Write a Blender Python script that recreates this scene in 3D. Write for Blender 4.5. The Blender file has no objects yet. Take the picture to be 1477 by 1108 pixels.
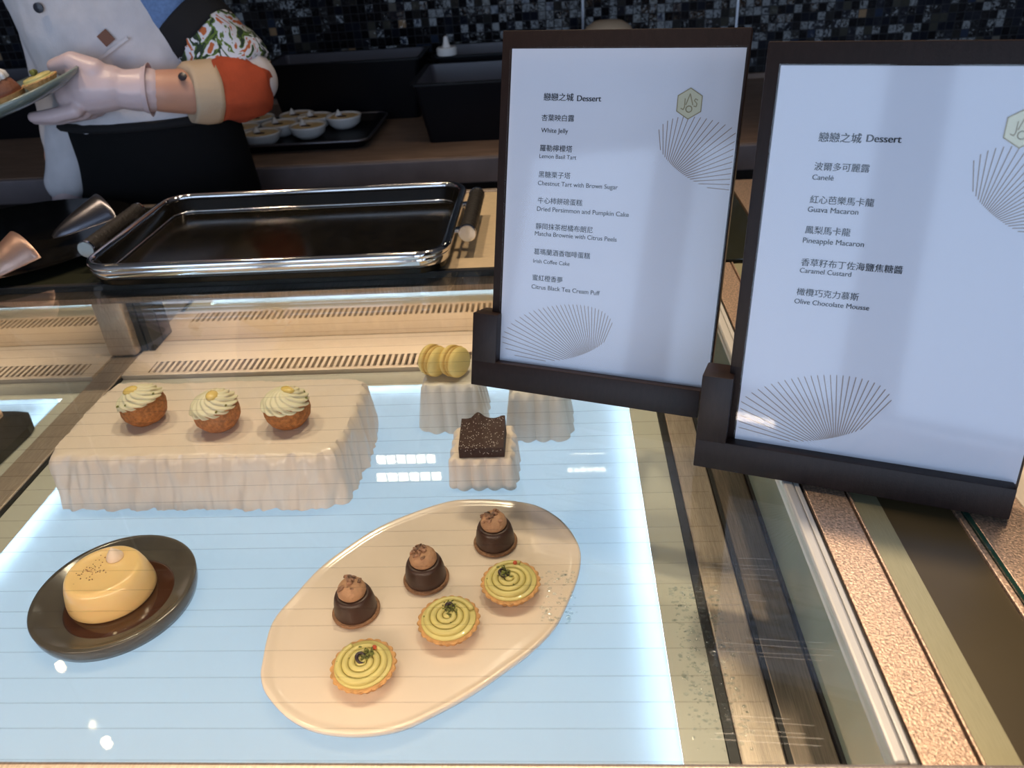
import bpy, bmesh, math, random
from mathutils import Vector, Matrix, noise
random.seed(7)
S = bpy.context.scene
COL = S.collection
PI = math.pi
# ------------------------------------------------------------------ camera
cd = bpy.data.cameras.new('camera'); cam = bpy.data.objects.new('camera', cd); COL.objects.link(cam)
cam.matrix_world = Matrix(((0.9973, 0.0292, 0.0673, 0), (0.0419, 0.5262, -0.8493, 0), (-0.0602, 0.8499, 0.5236, 1.34), (0, 0, 0, 1)))
cd.sensor_fit = 'HORIZONTAL'; cd.sensor_width = 36; cd.lens = 36 * 1125 / 1477; cd.clip_start = .01
cd.dof.use_dof = True; cd.dof.focus_distance = .72; cd.dof.aperture_fstop = 9.5
S.camera = cam
# ------------------------------------------------------------------ world, exposure
w = bpy.data.worlds.new('world'); S.world = w; w.use_nodes = True
w.node_tree.nodes['Background'].inputs[0].default_value = (.75, .85, 1, 1)
w.node_tree.nodes['Background'].inputs[1].default_value = .25
S.view_settings.view_transform = 'Standard'; S.view_settings.look = 'None'
S.view_settings.exposure = 0.0; S.view_settings.gamma = 1.0; S.view_settings.use_curve_mapping = False
try: S.cycles.use_denoising = True
except Exception: pass

def area(name, loc, rot, sx, sy, power, color, spread=None):
    l = bpy.data.lights.new(name, 'AREA'); l.shape = 'RECTANGLE'; l.size = sx; l.size_y = sy
    l.energy = power; l.color = color
    if spread: l.spread = spread
    o = bpy.data.objects.new(name, l); COL.objects.link(o); o.location = loc; o.rotation_euler = rot
    return o
def spot(name, loc, target, power, color, ang, radius=.04):
    l = bpy.data.lights.new(name, 'SPOT'); l.energy = power; l.color = color; l.spot_size = ang; l.spot_blend = .7
    l.shadow_soft_size = radius
    o = bpy.data.objects.new(name, l); COL.objects.link(o); o.location = loc
    o.rotation_euler = (Vector(target) - Vector(loc)).to_track_quat('-Z', 'Y').to_euler()
    return o
G = .92      # top of the glass
P = .77      # lit shelf inside the case
WARM = (1, .76, .52); COOL = (.56, .73, 1)
# daylight through the windows behind the photographer
WIN = [(-2.6, 1.1), (-1.3, 1.1), (0, 1.1), (1.3, 1.1), (2.6, 1.1)]
for i, (x, wd) in enumerate(WIN):
    area('window_daylight', (x, -3.14, 1.42), (PI / 2, 0, 0), wd - .1, 2.3, 23, COOL)
# ceiling spots over the counter
SPOTS = [(-1.05, 1.15), (-.45, 1.15), (.15, 1.15), (.62, 1.0)]
for i, (x, y) in enumerate(SPOTS):
    spot('ceiling_spot_light', (x, y, 2.62), (x + (.12, .12, -.10, .12)[i], y - (.45, .45, .20, .45)[i], .9), (46, 48, 60, 36)[i], WARM, math.radians(62), .05)
# LED strips of the case: a warm one under the service ledge, cool ones under the lit shelf
area('ledge_led_light', (-.30, 1.01, .902), (0, 0, 0), .70, .012, .48, (1, .76, .54), math.radians(110))
area('front_led_light', (-.29, .275, .903), (math.radians(64), 0, 0), .74, .010, 1.2, (1, .74, .54))
area('ledge_led_light', (-1.25, 1.01, .902), (0, 0, 0), .95, .012, .55, (1, .76, .54), math.radians(110))
LP = (-.62, .0824, .295, .93)
LP2 = (-1.75, -.727, .295, .921)
LED = (.57, .78, 1)
for (x0, x1, y0, y1) in (LP, LP2):
    cx, cy = (x0 + x1) / 2, (y0 + y1) / 2
    for x in (x0 + .006, x1 - .006):
        area('shelf_led_light', (x, cy, .752), (PI, 0, 0), .008, y1 - y0, 1.2, LED)
    area('shelf_led_light', (cx, y1 - .006, .752), (PI, 0, 0), x1 - x0, .008, 1.1, LED)
    area('shelf_led_light', (cx, cy, .722), (PI, 0, 0), x1 - x0 - .02, y1 - y0 - .02, 7.0, LED)

# ------------------------------------------------------------------ materials
def nodes(m): return m.node_tree.nodes, m.node_tree.links
def mat(name, col, rough=.5, metal=0, spec=None, coat=0, sss=0, trans=0, noise_amt=0, noise_scale=60, bump=0, bump_scale=80, alpha=1, col2=None, stretch=None, sheen=0):
    m = bpy.data.materials.new(name); m.use_nodes = True
    N, L = nodes(m); b = N['Principled BSDF']
    b.inputs['Base Color'].default_value = (*col, 1); b.inputs['Roughness'].default_value = rough
    b.inputs['Metallic'].default_value = metal
    if spec is not None: b.inputs['Specular IOR Level'].default_value = spec
    if coat: b.inputs['Coat Weight'].default_value = coat; b.inputs['Coat Roughness'].default_value = .06
    if sss:
        b.inputs['Subsurface Weight'].default_value = sss; b.inputs['Subsurface Radius'].default_value = (.01, .006, .004); b.inputs['Subsurface Scale'].default_value = 1
    if trans: b.inputs['Transmission Weight'].default_value = trans
    if sheen: b.inputs['Sheen Weight'].default_value = sheen
    if noise_amt or bump:
        tc = N.new('ShaderNodeTexCoord'); mp = N.new('ShaderNodeMapping'); L.new(tc.outputs['Object'], mp.inputs[0])
        if stretch: mp.inputs['Scale'].default_value = stretch
    if noise_amt:
        t = N.new('ShaderNodeTexNoise'); t.inputs['Scale'].default_value = noise_scale; t.inputs['Detail'].default_value = 4
        L.new(mp.outputs[0], t.inputs['Vector'])
        r = N.new('ShaderNodeValToRGB'); L.new(t.outputs['Fac'], r.inputs[0])
        c2 = col2 if col2 else tuple(c * (1 - noise_amt) for c in col)
        r.color_ramp.elements[0].position = .35; r.color_ramp.elements[1].position = .65
        r.color_ramp.elements[0].color = (*c2, 1); r.color_ramp.elements[1].color = (*col, 1)
        L.new(r.outputs[0], b.inputs['Base Color'])
    if bump:
        t2 = N.new('ShaderNodeTexNoise'); t2.inputs['Scale'].default_value = bump_scale; t2.inputs['Detail'].default_value = 5
        L.new(mp.outputs[0], t2.inputs['Vector'])
        bp = N.new('ShaderNodeBump'); bp.inputs['Strength'].default_value = bump; bp.inputs['Distance'].default_value = .002
        L.new(t2.outputs['Fac'], bp.inputs['Height']); L.new(bp.outputs[0], b.inputs['Normal'])
    return m
def glass_mat(name, tint=(.93, .96, .95), ior=1.5, gloss=(1, 1, 1), rough=.015):
    m = bpy.data.materials.new(name); m.use_nodes = True; N, L = nodes(m)
    N.remove(N['Principled BSDF']); out = N['Material Output']
    tr = N.new('ShaderNodeBsdfTransparent'); tr.inputs[0].default_value = (*tint, 1)
    gl = N.new('ShaderNodeBsdfGlossy'); gl.inputs['Roughness'].default_value = rough; gl.inputs['Color'].default_value = (*gloss, 1)
    # Schlick reflectance, the same from either side of the sheet
    f0 = ((ior - 1) / (ior + 1)) ** 2
    lw = N.new('ShaderNodeLayerWeight'); lw.inputs['Blend'].default_value = .5
    pw = N.new('ShaderNodeMath'); pw.operation = 'POWER'; pw.inputs[1].default_value = 5; L.new(lw.outputs['Facing'], pw.inputs[0])
    fr = N.new('ShaderNodeMath'); fr.operation = 'MULTIPLY_ADD'; fr.inputs[1].default_value = 1 - f0; fr.inputs[2].default_value = f0; L.new(pw.outputs[0], fr.inputs[0])
    mx = N.new('ShaderNodeMixShader'); L.new(fr.outputs[0], mx.inputs[0]); L.new(tr.outputs[0], mx.inputs[1]); L.new(gl.outputs[0], mx.inputs[2])
    L.new(mx.outputs[0], out.inputs[0]); return m
def emis(name, col, s):
    m = bpy.data.materials.new(name); m.use_nodes = True; N, L = nodes(m)
    N.remove(N['Principled BSDF']); e = N.new('ShaderNodeEmission'); e.inputs[0].default_value = (*col, 1); e.inputs[1].default_value = s
    L.new(e.outputs[0], N['Material Output'].inputs[0]); return m
def acrylic_panel():
    m = bpy.data.materials.new('opal_acrylic'); m.use_nodes = True; N, L = nodes(m)
    N.remove(N['Principled BSDF'])
    d = N.new('ShaderNodeBsdfDiffuse'); d.inputs[0].default_value = (.26, .29, .31, 1)
    t = N.new('ShaderNodeBsdfTranslucent'); t.inputs[0].default_value = (.9, .93, .95, 1)
    mx = N.new('ShaderNodeMixShader'); mx.inputs[0].default_value = .5
    L.new(d.outputs[0], mx.inputs[1]); L.new(t.outputs[0], mx.inputs[2])
    gl = N.new('ShaderNodeBsdfGlossy'); gl.inputs['Roughness'].default_value = .03; lw = N.new('ShaderNodeFresnel'); lw.inputs['IOR'].default_value = 1.45
    m2 = N.new('ShaderNodeMixShader'); L.new(lw.outputs[0], m2.inputs[0]); L.new(mx.outputs[0], m2.inputs[1]); L.new(gl.outputs[0], m2.inputs[2])
    L.new(m2.outputs[0], N['Material Output'].inputs[0]); return m
def mosaic():
    m = bpy.data.materials.new('mosaic_tile'); m.use_nodes = True; N, L = nodes(m); b = N['Principled BSDF']; b.inputs['Specular IOR Level'].default_value = .3
    tc = N.new('ShaderNodeTexCoord'); sc = N.new('ShaderNodeVectorMath'); sc.operation = 'SCALE'; sc.inputs['Scale'].default_value = 1 / .021
    L.new(tc.outputs['Object'], sc.inputs[0])
    fl = N.new('ShaderNodeVectorMath'); fl.operation = 'FLOOR'; L.new(sc.outputs[0], fl.inputs[0])
    fr = N.new('ShaderNodeVectorMath'); fr.operation = 'FRACTION'; L.new(sc.outputs[0], fr.inputs[0])
    # drop the depth axis of the cell index
    sx = N.new('ShaderNodeSeparateXYZ'); L.new(fl.outputs[0], sx.inputs[0]); cx = N.new('ShaderNodeCombineXYZ'); L.new(sx.outputs[0], cx.inputs[0]); L.new(sx.outputs[2], cx.inputs[2])
    wn = N.new('ShaderNodeTexWhiteNoise'); wn.noise_dimensions = '3D'; L.new(cx.outputs[0], wn.inputs['Vector'])
    r = N.new('ShaderNodeValToRGB'); r.color_ramp.interpolation = 'CONSTANT'; L.new(wn.outputs['Value'], r.inputs[0])
    e = r.color_ramp.elements; e[0].position = 0; e[0].color = (.006, .006, .008, 1); e[1].position = .62; e[1].color = (.009, .011, .018, 1)
    for p, c in ((.84, (.02, .02, .02)), (.90, (.045, .045, .038)), (.94, (.02, .03, .055)), (.965, (.10, .095, .085)), (.99, (.25, .17, .10))):
        q = e.new(p); q.color = (*c, 1)
    fs = N.new('ShaderNodeSeparateXYZ'); L.new(fr.outputs[0], fs.inputs[0])
    def edge(sock):
        a = N.new('ShaderNodeMath'); a.operation = 'SUBTRACT'; a.inputs[1].default_value = .5; L.new(sock, a.inputs[0])
        q = N.new('ShaderNodeMath'); q.operation = 'ABSOLUTE'; L.new(a.outputs[0], q.inputs[0])
        c = N.new('ShaderNodeMath'); c.operation = 'GREATER_THAN'; c.inputs[1].default_value = .45; L.new(q.outputs[0], c.inputs[0]); return c
    e1, e2 = edge(fs.outputs[0]), edge(fs.outputs[2])
    mxm = N.new('ShaderNodeMath'); mxm.operation = 'MAXIMUM'; L.new(e1.outputs[0], mxm.inputs[0]); L.new(e2.outputs[0], mxm.inputs[1])
    mc = N.new('ShaderNodeMix'); mc.data_type = 'RGBA'; L.new(mxm.outputs[0], mc.inputs[0]); L.new(r.outputs[0], mc.inputs[6]); mc.inputs[7].default_value = (.018, .019, .022, 1)
    L.new(mc.outputs[2], b.inputs['Base Color'])
    ro = N.new('ShaderNodeMath'); ro.operation = 'MULTIPLY_ADD'; ro.inputs[1].default_value = .6; ro.inputs[2].default_value = .12; L.new(mxm.outputs[0], ro.inputs[0]); L.new(ro.outputs[0], b.inputs['Roughness'])
    # hand-cut glass: every tile sits at its own slight angle and its face ripples
    ns = N.new('ShaderNodeTexNoise'); ns.inputs['Scale'].default_value = 160; L.new(tc.outputs['Object'], ns.inputs['Vector'])
    ad = N.new('ShaderNodeVectorMath'); ad.operation = 'ADD'; L.new(wn.outputs['Color'], ad.inputs[0]); L.new(ns.outputs['Color'], ad.inputs[1])
    sb = N.new('ShaderNodeVectorMath'); sb.operation = 'SUBTRACT'; sb.inputs[1].default_value = (1, 1, 1); L.new(ad.outputs[0], sb.inputs[0])
    s2 = N.new('ShaderNodeVectorMath'); s2.operation = 'SCALE'; s2.inputs['Scale'].default_value = .32; L.new(sb.outputs[0], s2.inputs[0])
    ge = N.new('ShaderNodeNewGeometry'); a2 = N.new('ShaderNodeVectorMath'); a2.operation = 'ADD'; L.new(ge.outputs['Normal'], a2.inputs[0]); L.new(s2.outputs[0], a2.inputs[1])
    no = N.new('ShaderNodeVectorMath'); no.operation = 'NORMALIZE'; L.new(a2.outputs[0], no.inputs[0]); L.new(no.outputs[0], b.inputs['Normal'])
    return m
def floral():
    m = mat('floral_cotton', (.62, .64, .72), .85); N, L = nodes(m); b = N['Principled BSDF']
    tc = N.new('ShaderNodeTexCoord'); v = N.new('ShaderNodeTexNoise'); v.inputs['Scale'].default_value = 30; v.inputs['Detail'].default_value = 3; v.inputs['Distortion'].default_value = 1.2
    L.new(tc.outputs['Object'], v.inputs['Vector'])
    r = N.new('ShaderNodeValToRGB'); L.new(v.outputs['Fac'], r.inputs[0]); r.color_ramp.interpolation = 'CONSTANT'
    e = r.color_ramp.elements; e[0].position = 0; e[0].color = (.45, .12, .04, 1); e[1].position = .40; e[1].color = (.62, .64, .72, 1)
    for p, c in ((.50, (.10, .17, .03)), (.54, (.015, .035, .02)), (.63, (.62, .64, .72))):
        q = e.new(p); q.color = (*c, 1)
    L.new(r.outputs[0], b.inputs['Base Color']); return m
M = {}
M['steel'] = mat('brushed_steel', (.60, .50, .41), .38, .65, noise_amt=.3, noise_scale=30, stretch=(60, 2, 2), bump=.12, bump_scale=40)
M['steel_dim'] = mat('worn_brown_steel', (.36, .29, .24), .34, 1, noise_amt=.3, noise_scale=18, stretch=(40, 2, 2))
M['ledge'] = mat('champagne_steel', (.86, .69, .45), .42, .45, noise_amt=.2, noise_scale=30, stretch=(2, 40, 2), bump=.1, bump_scale=60)
M['mirror'] = mat('mirror_steel', (.80, .74, .66), .06, 1)
M['chrome'] = mat('polished_chrome', (.72, .70, .69), .09, 1)
M['vent'] = mat('beige_painted_metal', (.68, .58, .47), .42, .15)
M['black'] = mat('black_rubber', (.012, .012, .013), .45)
M['dark'] = mat('dark_void', (.02, .017, .015), .6)
M['bronze'] = mat('speckled_bronze', (.86, .62, .46), .38, .7, noise_amt=.5, noise_scale=480, bump=.3, bump_scale=600)
M['gold'] = mat('satin_gold', (.43, .41, .26), .42, .5, noise_amt=.12, noise_scale=40, stretch=(60, 2, 2))
M['smoked'] = mat('smoked_glass', (.095, .072, .036), .3, 0, noise_amt=.3, noise_scale=5)
M['darkledge'] = mat('dark_olive_ledge', (.022, .024, .016), .1, coat=.3)
M['greenedge'] = mat('glass_edge_green', (.02, .06, .045), .1, 0)
M['sidewall'] = mat('pale_green_back_painted_glass', (.30, .39, .35), .12, 0, coat=.6)
M['opal'] = acrylic_panel()
M['frost'] = mat('frosted_border', (.48, .49, .43), .35, 0)
M['glass'] = glass_mat('clear_glass', (.95, .97, .96))
M['acryl'] = glass_mat('clear_acrylic', (.975, .98, .985), 1.32, rough=.06)
M['hair'] = glass_mat('hairline', (.92, .915, .91), 1.3)
M['cab'] = mat('dark_cabinet', (.05, .04, .035), .5)
M['cream_counter'] = mat('cream_counter', (.80, .70, .55), .4)
M['floor'] = mat('stone_floor', (.50, .44, .38), .4, noise_amt=.15, noise_scale=6)
M['ceil'] = mat('grey_ceiling', (.26, .25, .25), .9)
M['wallp'] = mat('taupe_plaster', (.22, .19, .175), .85, bump=.1)
M['mosaic'] = mosaic()
M['stone'] = mat('grey_stone', (.20, .175, .19), .55, noise_amt=.35, noise_scale=9)
M['stonetop'] = mat('brown_stone_top', (.24, .165, .125), .45, noise_amt=.3, noise_scale=14, stretch=(1, 5, 1))
M['tub'] = mat('black_plastic', (.004, .004, .006), .4, spec=.2)
M['tublid'] = mat('grey_plastic', (.07, .07, .09), .4)
M['white'] = mat('white_ceramic', (.80, .78, .76), .2, coat=.3)
M['porcelain'] = mat('cream_porcelain', (.76, .65, .555), .16, coat=.5, noise_amt=.05, noise_scale=8)
M['rock'] = mat('white_cast_plaster', (.82, .70, .60), .32, coat=.25, bump=.2, bump_scale=45)
M['frost_ped'] = mat('frosted_acrylic', (.72, .68, .62), .3, sss=0, coat=.2)
M['choux'] = mat('craquelin_crust', (.50, .19, .055), .7, noise_amt=.45, noise_scale=260, bump=1.0, bump_scale=330)
M['cream'] = mat('pistachio_cream', (.80, .74, .53), .5, sss=.15)
M['jelly'] = mat('yuzu_jelly', (.82, .60, .18), .2, coat=.4)
M['speck'] = mat('green_zest', (.20, .20, .04), .6)
M['maca'] = mat('pineapple_macaron', (.86, .66, .24), .62, noise_amt=.06, noise_scale=120, bump=.15, bump_scale=200)
M['macafoot'] = mat('macaron_foot', (.76, .50, .15), .8, bump=1, bump_scale=420)
M['macafill'] = mat('macaron_filling', (.80, .60, .22), .45)
M['brownie'] = mat('dark_brownie', (.045, .018, .013), .75, bump=.8, bump_scale=260)
M['sugar'] = mat('sugar_grain', (.80, .72, .66), .6)
M['choc'] = mat('chocolate_shell', (.055, .024, .016), .4, noise_amt=.3, noise_scale=40)
M['mousse'] = mat('cocoa_mousse', (.48, .27, .155), .7, noise_amt=.2, noise_scale=200, bump=.4, bump_scale=300)
M['nib'] = mat('cocoa_nib', (.40, .21, .13), .55, noise_amt=.75, noise_scale=120)
M['biscuit'] = mat('brown_biscuit', (.34, .18, .095), .75, noise_amt=.35, noise_scale=300, bump=.6, bump_scale=350)
M['crust'] = mat('tart_crust', (.66, .36, .14), .7, noise_amt=.3, noise_scale=150, bump=.5, bump_scale=300)
M['curd'] = mat('basil_lemon_cream', (.62, .54, .20), .42, noise_amt=.12, noise_scale=60, coat=.15)
M['herb'] = mat('dried_green_herb', (.21, .23, .05), .8, noise_amt=.7, noise_scale=300)
M['olive'] = mat('black_olive_ring', (.03, .016, .022), .4)
M['red'] = mat('red_pepper_berry', (.50, .08, .03), .45)
M['custard'] = mat('vanilla_custard', (.86, .61, .28), .28, sss=.2, coat=.35)
M['caramel'] = mat('caramel_sauce', (.055, .02, .008), .1, coat=.6)
M['dollop'] = mat('white_cream', (.82, .68, .58), .5)
M['smokedish'] = mat('smoked_brown_dish', (.082, .074, .064), .18, coat=.25, noise_amt=.2, noise_scale=20)
M['traypan'] = mat('black_tray_pan', (.007, .006, .004), .14, noise_amt=.5, noise_scale=60, spec=.3)
M['leather'] = mat('black_leather', (.014, .012, .010), .5, bump=.9, bump_scale=180)
M['crumb'] = mat('crumb', (.60, .35, .16), .7)
M['copper'] = mat('copper_scoop', (.80, .58, .48), .38, .85, bump=.5, bump_scale=60)
M['gunmetal'] = mat('dark_steel_scoop', (.20, .20, .23), .3, .9, bump=.2, bump_scale=30)
M['wood'] = mat('dark_wenge', (.021, .011, .009), .42, spec=.3, noise_amt=.25, noise_scale=30, stretch=(12, 12, 1), bump=.15, bump_scale=200)
M['paper'] = mat('white_paper', (.72, .73, .80), .8)
M['ink'] = mat('black_ink', (.012, .012, .014), .7)
M['fan'] = mat('bronze_foil', (.33, .25, .21), .5)
M['emb'] = mat('embossed_gold', (.55, .50, .34), .4, .4)
M['embd'] = mat('embossed_gold_dark', (.30, .24, .13), .45, .4)
M['skin'] = mat('skin', (.55, .29, .20), .5, sss=.12)
M['hairp'] = mat('black_hair', (.012, .009, .008), .4)
M['eye'] = mat('eye_white', (.7, .68, .66), .2)
M['lip'] = mat('lip', (.42, .14, .12), .45)
M['shirt'] = mat('grey_cotton', (.62, .60, .63), .9, bump=.35, bump_scale=400, noise_amt=.08, noise_scale=40)
M['beige'] = mat('beige_cotton', (.50, .38, .26), .9, bump=.3, bump_scale=400)
M['denim'] = mat('blue_denim', (.14, .24, .46), .9, bump=.4, bump_scale=500, noise_amt=.2, noise_scale=200)
M['rust'] = mat('rust_cotton', (.40, .06, .018), .9, bump=.3, bump_scale=400, noise_amt=.2, noise_scale=30)
M['blackcloth'] = mat('black_cotton', (.007, .007, .009), .9)
M['trouser'] = mat('dark_trousers', (.012, .012, .016), .9)
M['shoe'] = mat('black_shoe', (.01, .01, .01), .4)
M['glove'] = mat('vinyl_glove', (.66, .52, .53), .35, sss=.1, bump=.35, bump_scale=45)
M['patch'] = mat('brown_leather_patch', (.16, .06, .03), .6)
M['floral'] = floral()
M['button'] = mat('dark_button', (.02, .02, .03), .3)
M['plateg'] = mat('grey_green_plate', (.19, .24, .23), .2, coat=.3)
M['chestnut'] = mat('chestnut_cream', (.20, .075, .04), .7, bump=.6, bump_scale=200)
M['lampbody'] = mat('lamp_housing', (.05, .05, .05), .4)
M['led'] = emis('warm_led', (1, .86, .66), 30)
M['bulb'] = emis('warm_bulb', (1, .72, .42), 35)
M['frame_alu'] = mat('window_frame_grey', (.30, .30, .31), .5)
M['pane'] = glass_mat('window_pane', (.95, .97, 1))
M['edge'] = mat('steel_trim', (.30, .32, .36), .35, .8)
M['lightsteel'] = mat('satin_light_steel', (.66, .66, .64), .4, .3)
M['slate'] = mat('black_slate', (.045, .04, .033), .4, noise_amt=.4, noise_scale=30)
M['peach'] = mat('peach_plate', (.78, .56, .40), .3)

# ------------------------------------------------------------------ mesh helpers
def link(name, me, m, parent=None, loc=None, rot=None):
    o = bpy.data.objects.new(name, me); COL.objects.link(o)
    if m is not None: me.materials.append(m)
    if parent: o.parent = parent
    if loc: o.location = loc
    if rot: o.rotation_euler = rot
    return o
def obj(name, bm, m, parent=None, smooth=None, loc=None, rot=None):
    bmesh.ops.recalc_face_normals(bm, faces=bm.faces)
    me = bpy.data.meshes.new(name); bm.to_mesh(me); bm.free()
    if smooth is not None:
        me.polygons.foreach_set('use_smooth', [True] * len(me.polygons))
        if smooth > 0:
            try: me.set_sharp_from_angle(angle=math.radians(smooth))
            except Exception: pass
    return link(name, me, m, parent, loc, rot)
def thing(name, label, cat, loc=(0, 0, 0), rz=0, group=None):
    o = bpy.data.objects.new(name, None); COL.objects.link(o); o.empty_display_size = .02
    o.location = loc; o.rotation_euler = (0, 0, rz); return tag(o, label, cat, group)
def tag(o, label, cat, group=None):
    o['label'] = label; o['category'] = cat
    if group: o['group'] = group
    return o
def struct(name, bm, m, smooth=None):
    o = obj(name, bm, m, None, smooth); o['kind'] = 'structure'; o['label'] = name.replace('_', ' '); return o
def dup(root, loc, rz=None, label=None, group=None):
    r = root.copy(); COL.objects.link(r); r.location = loc
    if rz is not None: r.rotation_euler = (0, 0, rz)
    if label: r['label'] = label
    if group: r['group'] = group
    for ch in list(root.children):
        c = ch.copy(); COL.objects.link(c); c.parent = r
        for g in list(ch.children):
            d = g.copy(); COL.objects.link(d); d.parent = c
    return r
def box(bm, x0, x1, y0, y1, z0, z1, bev=0, seg=2):
    vs = [bm.verts.new((x, y, z)) for z in (z0, z1) for y in (y0, y1) for x in (x0, x1)]
    fs = [(0, 2, 3, 1), (4, 5, 7, 6), (0, 1, 5, 4), (2, 6, 7, 3), (0, 4, 6, 2), (1, 3, 7, 5)]
    F = [bm.faces.new([vs[i] for i in f]) for f in fs]
    if bev:
        es = list({e for f in F for e in f.edges})
        bmesh.ops.bevel(bm, geom=es, offset=bev, segments=seg, affect='EDGES', profile=.5)
    return bm
def B(*a, **k): return box(bmesh.new(), *a, **k)
def rings(bm, loops, closed=True, cap0=True, cap1=True):
    V = [[bm.verts.new(p) for p in lp] for lp in loops]
    n = len(V[0])
    for a, b in zip(V, V[1:]):
        for i in range(n if closed else n - 1):
            j = (i + 1) % n
            try: bm.faces.new((a[i], a[j], b[j], b[i]))
            except ValueError: pass
    if closed and cap0: bm.faces.new(list(reversed(V[0])))
    if closed and cap1: bm.faces.new(V[-1])
    return bm
def lathe(prof, n=48, rf=None, c=(0, 0, 0), cap0=True, cap1=True, bm=None):
    """prof: list of (r, z). rf(theta, k, r, z) may return a changed (r, z)."""
    bm = bm or bmesh.new(); L = []
    for k, (r, z) in enumerate(prof):
        lp = []
        for i in range(n):
            t = 2 * PI * i / n; rr, zz = (r, z) if rf is None else rf(t, k, r, z)
            lp.append((c[0] + rr * math.cos(t), c[1] + rr * math.sin(t), c[2] + zz))
        L.append(lp)
    return rings(bm, L, True, cap0, cap1)
def tube(bm, pts, r, n=12, closed=False, radii=None, cap=True):
    pts = [Vector(p) for p in pts]; N = len(pts); L = []
    up = Vector((0, 0, 1)); prev = None
    for i, p in enumerate(pts):
        a = pts[(i - 1) % N] if (closed or i > 0) else p; b = pts[(i + 1) % N] if (closed or i < N - 1) else p
        d = (b - a).normalized()
        if prev is None:
            s = d.cross(up)
            if s.length < 1e-4: s = d.cross(Vector((1, 0, 0)))
        else:
            s = prev - d * prev.dot(d)
        s.normalize(); u = s.cross(d); prev = s; rr = radii[i] if radii else r
        L.append([p + (s * math.cos(2 * PI * k / n) + u * math.sin(2 * PI * k / n)) * rr for k in range(n)])
    if closed: L.append(L[0]); return rings_closed(bm, L[:-1])
    return rings(bm, L, True, cap, cap)
def rings_closed(bm, L):
    V = [[bm.verts.new(p) for p in lp] for lp in L]; n = len(V[0]); m = len(V)
    for a in range(m):
        for i in range(n):
            j = (i + 1) % n; b = (a + 1) % m
            bm.faces.new((V[a][i], V[a][j], V[b][j], V[b][i]))
    return bm
def ball(bm, c, r, seg=12, scale=(1, 1, 1), rot=None):
    mt = Matrix.Translation(c)
    if rot: mt = mt @ rot
    mt = mt @ Matrix.Diagonal((r * scale[0], r * scale[1], r * scale[2], 1))
    bmesh.ops.create_uvsphere(bm, u_segments=seg, v_segments=max(6, seg // 2 + 2), radius=1, matrix=mt); return bm
def rrect(w, d, r, n=6, c=(0, 0)):
    out = []
    for (sx, sy, a0) in ((1, 1, 0), (-1, 1, PI / 2), (-1, -1, PI), (1, -1, 1.5 * PI)):
        for k in range(n + 1):
            a = a0 + PI / 2 * k / n
            out.append((c[0] + sx * (w / 2 - r) + r * math.cos(a), c[1] + sy * (d / 2 - r) + r * math.sin(a)))
    return out
def catmull(pts, per=6):
    n = len(pts); out = []
    for i in range(n):
        p0, p1, p2, p3 = (Vector(pts[(i + k - 1) % n]) for k in range(4))
        for s in range(per):
            t = s / per
            out.append(.5 * ((2 * p1) + (p2 - p0) * t + (2 * p0 - 5 * p1 + 4 * p2 - p3) * t * t + (3 * p1 - p0 - 3 * p2 + p3) * t ** 3))
    return out
def capsule(bm, a, b, ra, rb, n=14):
    a, b = Vector(a), Vector(b); d = b - a; L = d.length
    if L < 1e-6: return ball(bm, a, max(ra, rb), n)
    q = Vector((0, 0, 1)).rotation_difference(d).to_matrix().to_4x4(); mt = Matrix.Translation(a) @ q
    prof = [(ra * math.cos(t), ra * math.sin(t)) for t in [-PI / 2 + .05 + k * (PI / 2 - .05) / 5 for k in range(6)]]
    prof += [(rb * math.cos(t), L + rb * math.sin(t)) for t in [k * (PI / 2 - .05) / 5 for k in range(6)]]
    loops = [[mt @ Vector((r * math.cos(2 * PI * i / n), r * math.sin(2 * PI * i / n), z)) for i in range(n)] for r, z in prof]
    return rings(bm, loops)
def chain(bm, pts):
    for (a, b) in zip(pts, pts[1:]): capsule(bm, a[:3], b[:3], a[3], b[3])
    return bm
def eloft(bm, secs, n=28):
    """secs: (cx, cy, z, rx, ry)"""
    return rings(bm, [[(cx + rx * math.cos(2 * PI * i / n), cy + ry * math.sin(2 * PI * i / n), z) for i in range(n)] for cx, cy, z, rx, ry in secs])
def fuse(name, bm, m, parent=None, voxel=.006, smooth=6, wrinkle=0, loc=None):
    """union of overlapping closed shapes -> one continuous smooth skin"""
    bmesh.ops.recalc_face_normals(bm, faces=bm.faces)
    me = bpy.data.meshes.new(name); bm.to_mesh(me); bm.free()
    t = bpy.data.objects.new('tmp', me); COL.objects.link(t)
    r = t.modifiers.new('r', 'REMESH'); r.mode = 'VOXEL'; r.voxel_size = voxel
    s = t.modifiers.new('s', 'SMOOTH'); s.factor = .5; s.iterations = smooth
    dg = bpy.context.evaluated_depsgraph_get(); dg.update()
    me2 = bpy.data.meshes.new_from_object(t.evaluated_get(dg)); me2.name = name
    bpy.data.objects.remove(t); bpy.data.meshes.remove(me)
    if wrinkle:
        nn = [v.normal.copy() for v in me2.vertices]
        for v, nrm in zip(me2.vertices, nn):
            p = v.co
            v.co = p + nrm * wrinkle * (noise.noise(Vector((p.x * 18, p.y * 18, p.z * 9))) + .5 * noise.noise(Vector((p.x * 40, p.y * 40, p.z * 22))))
    me2.polygons.foreach_set('use_smooth', [True] * len(me2.polygons))
    me2.materials.clear()
    return link(name, me2, m, parent, loc)
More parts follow.
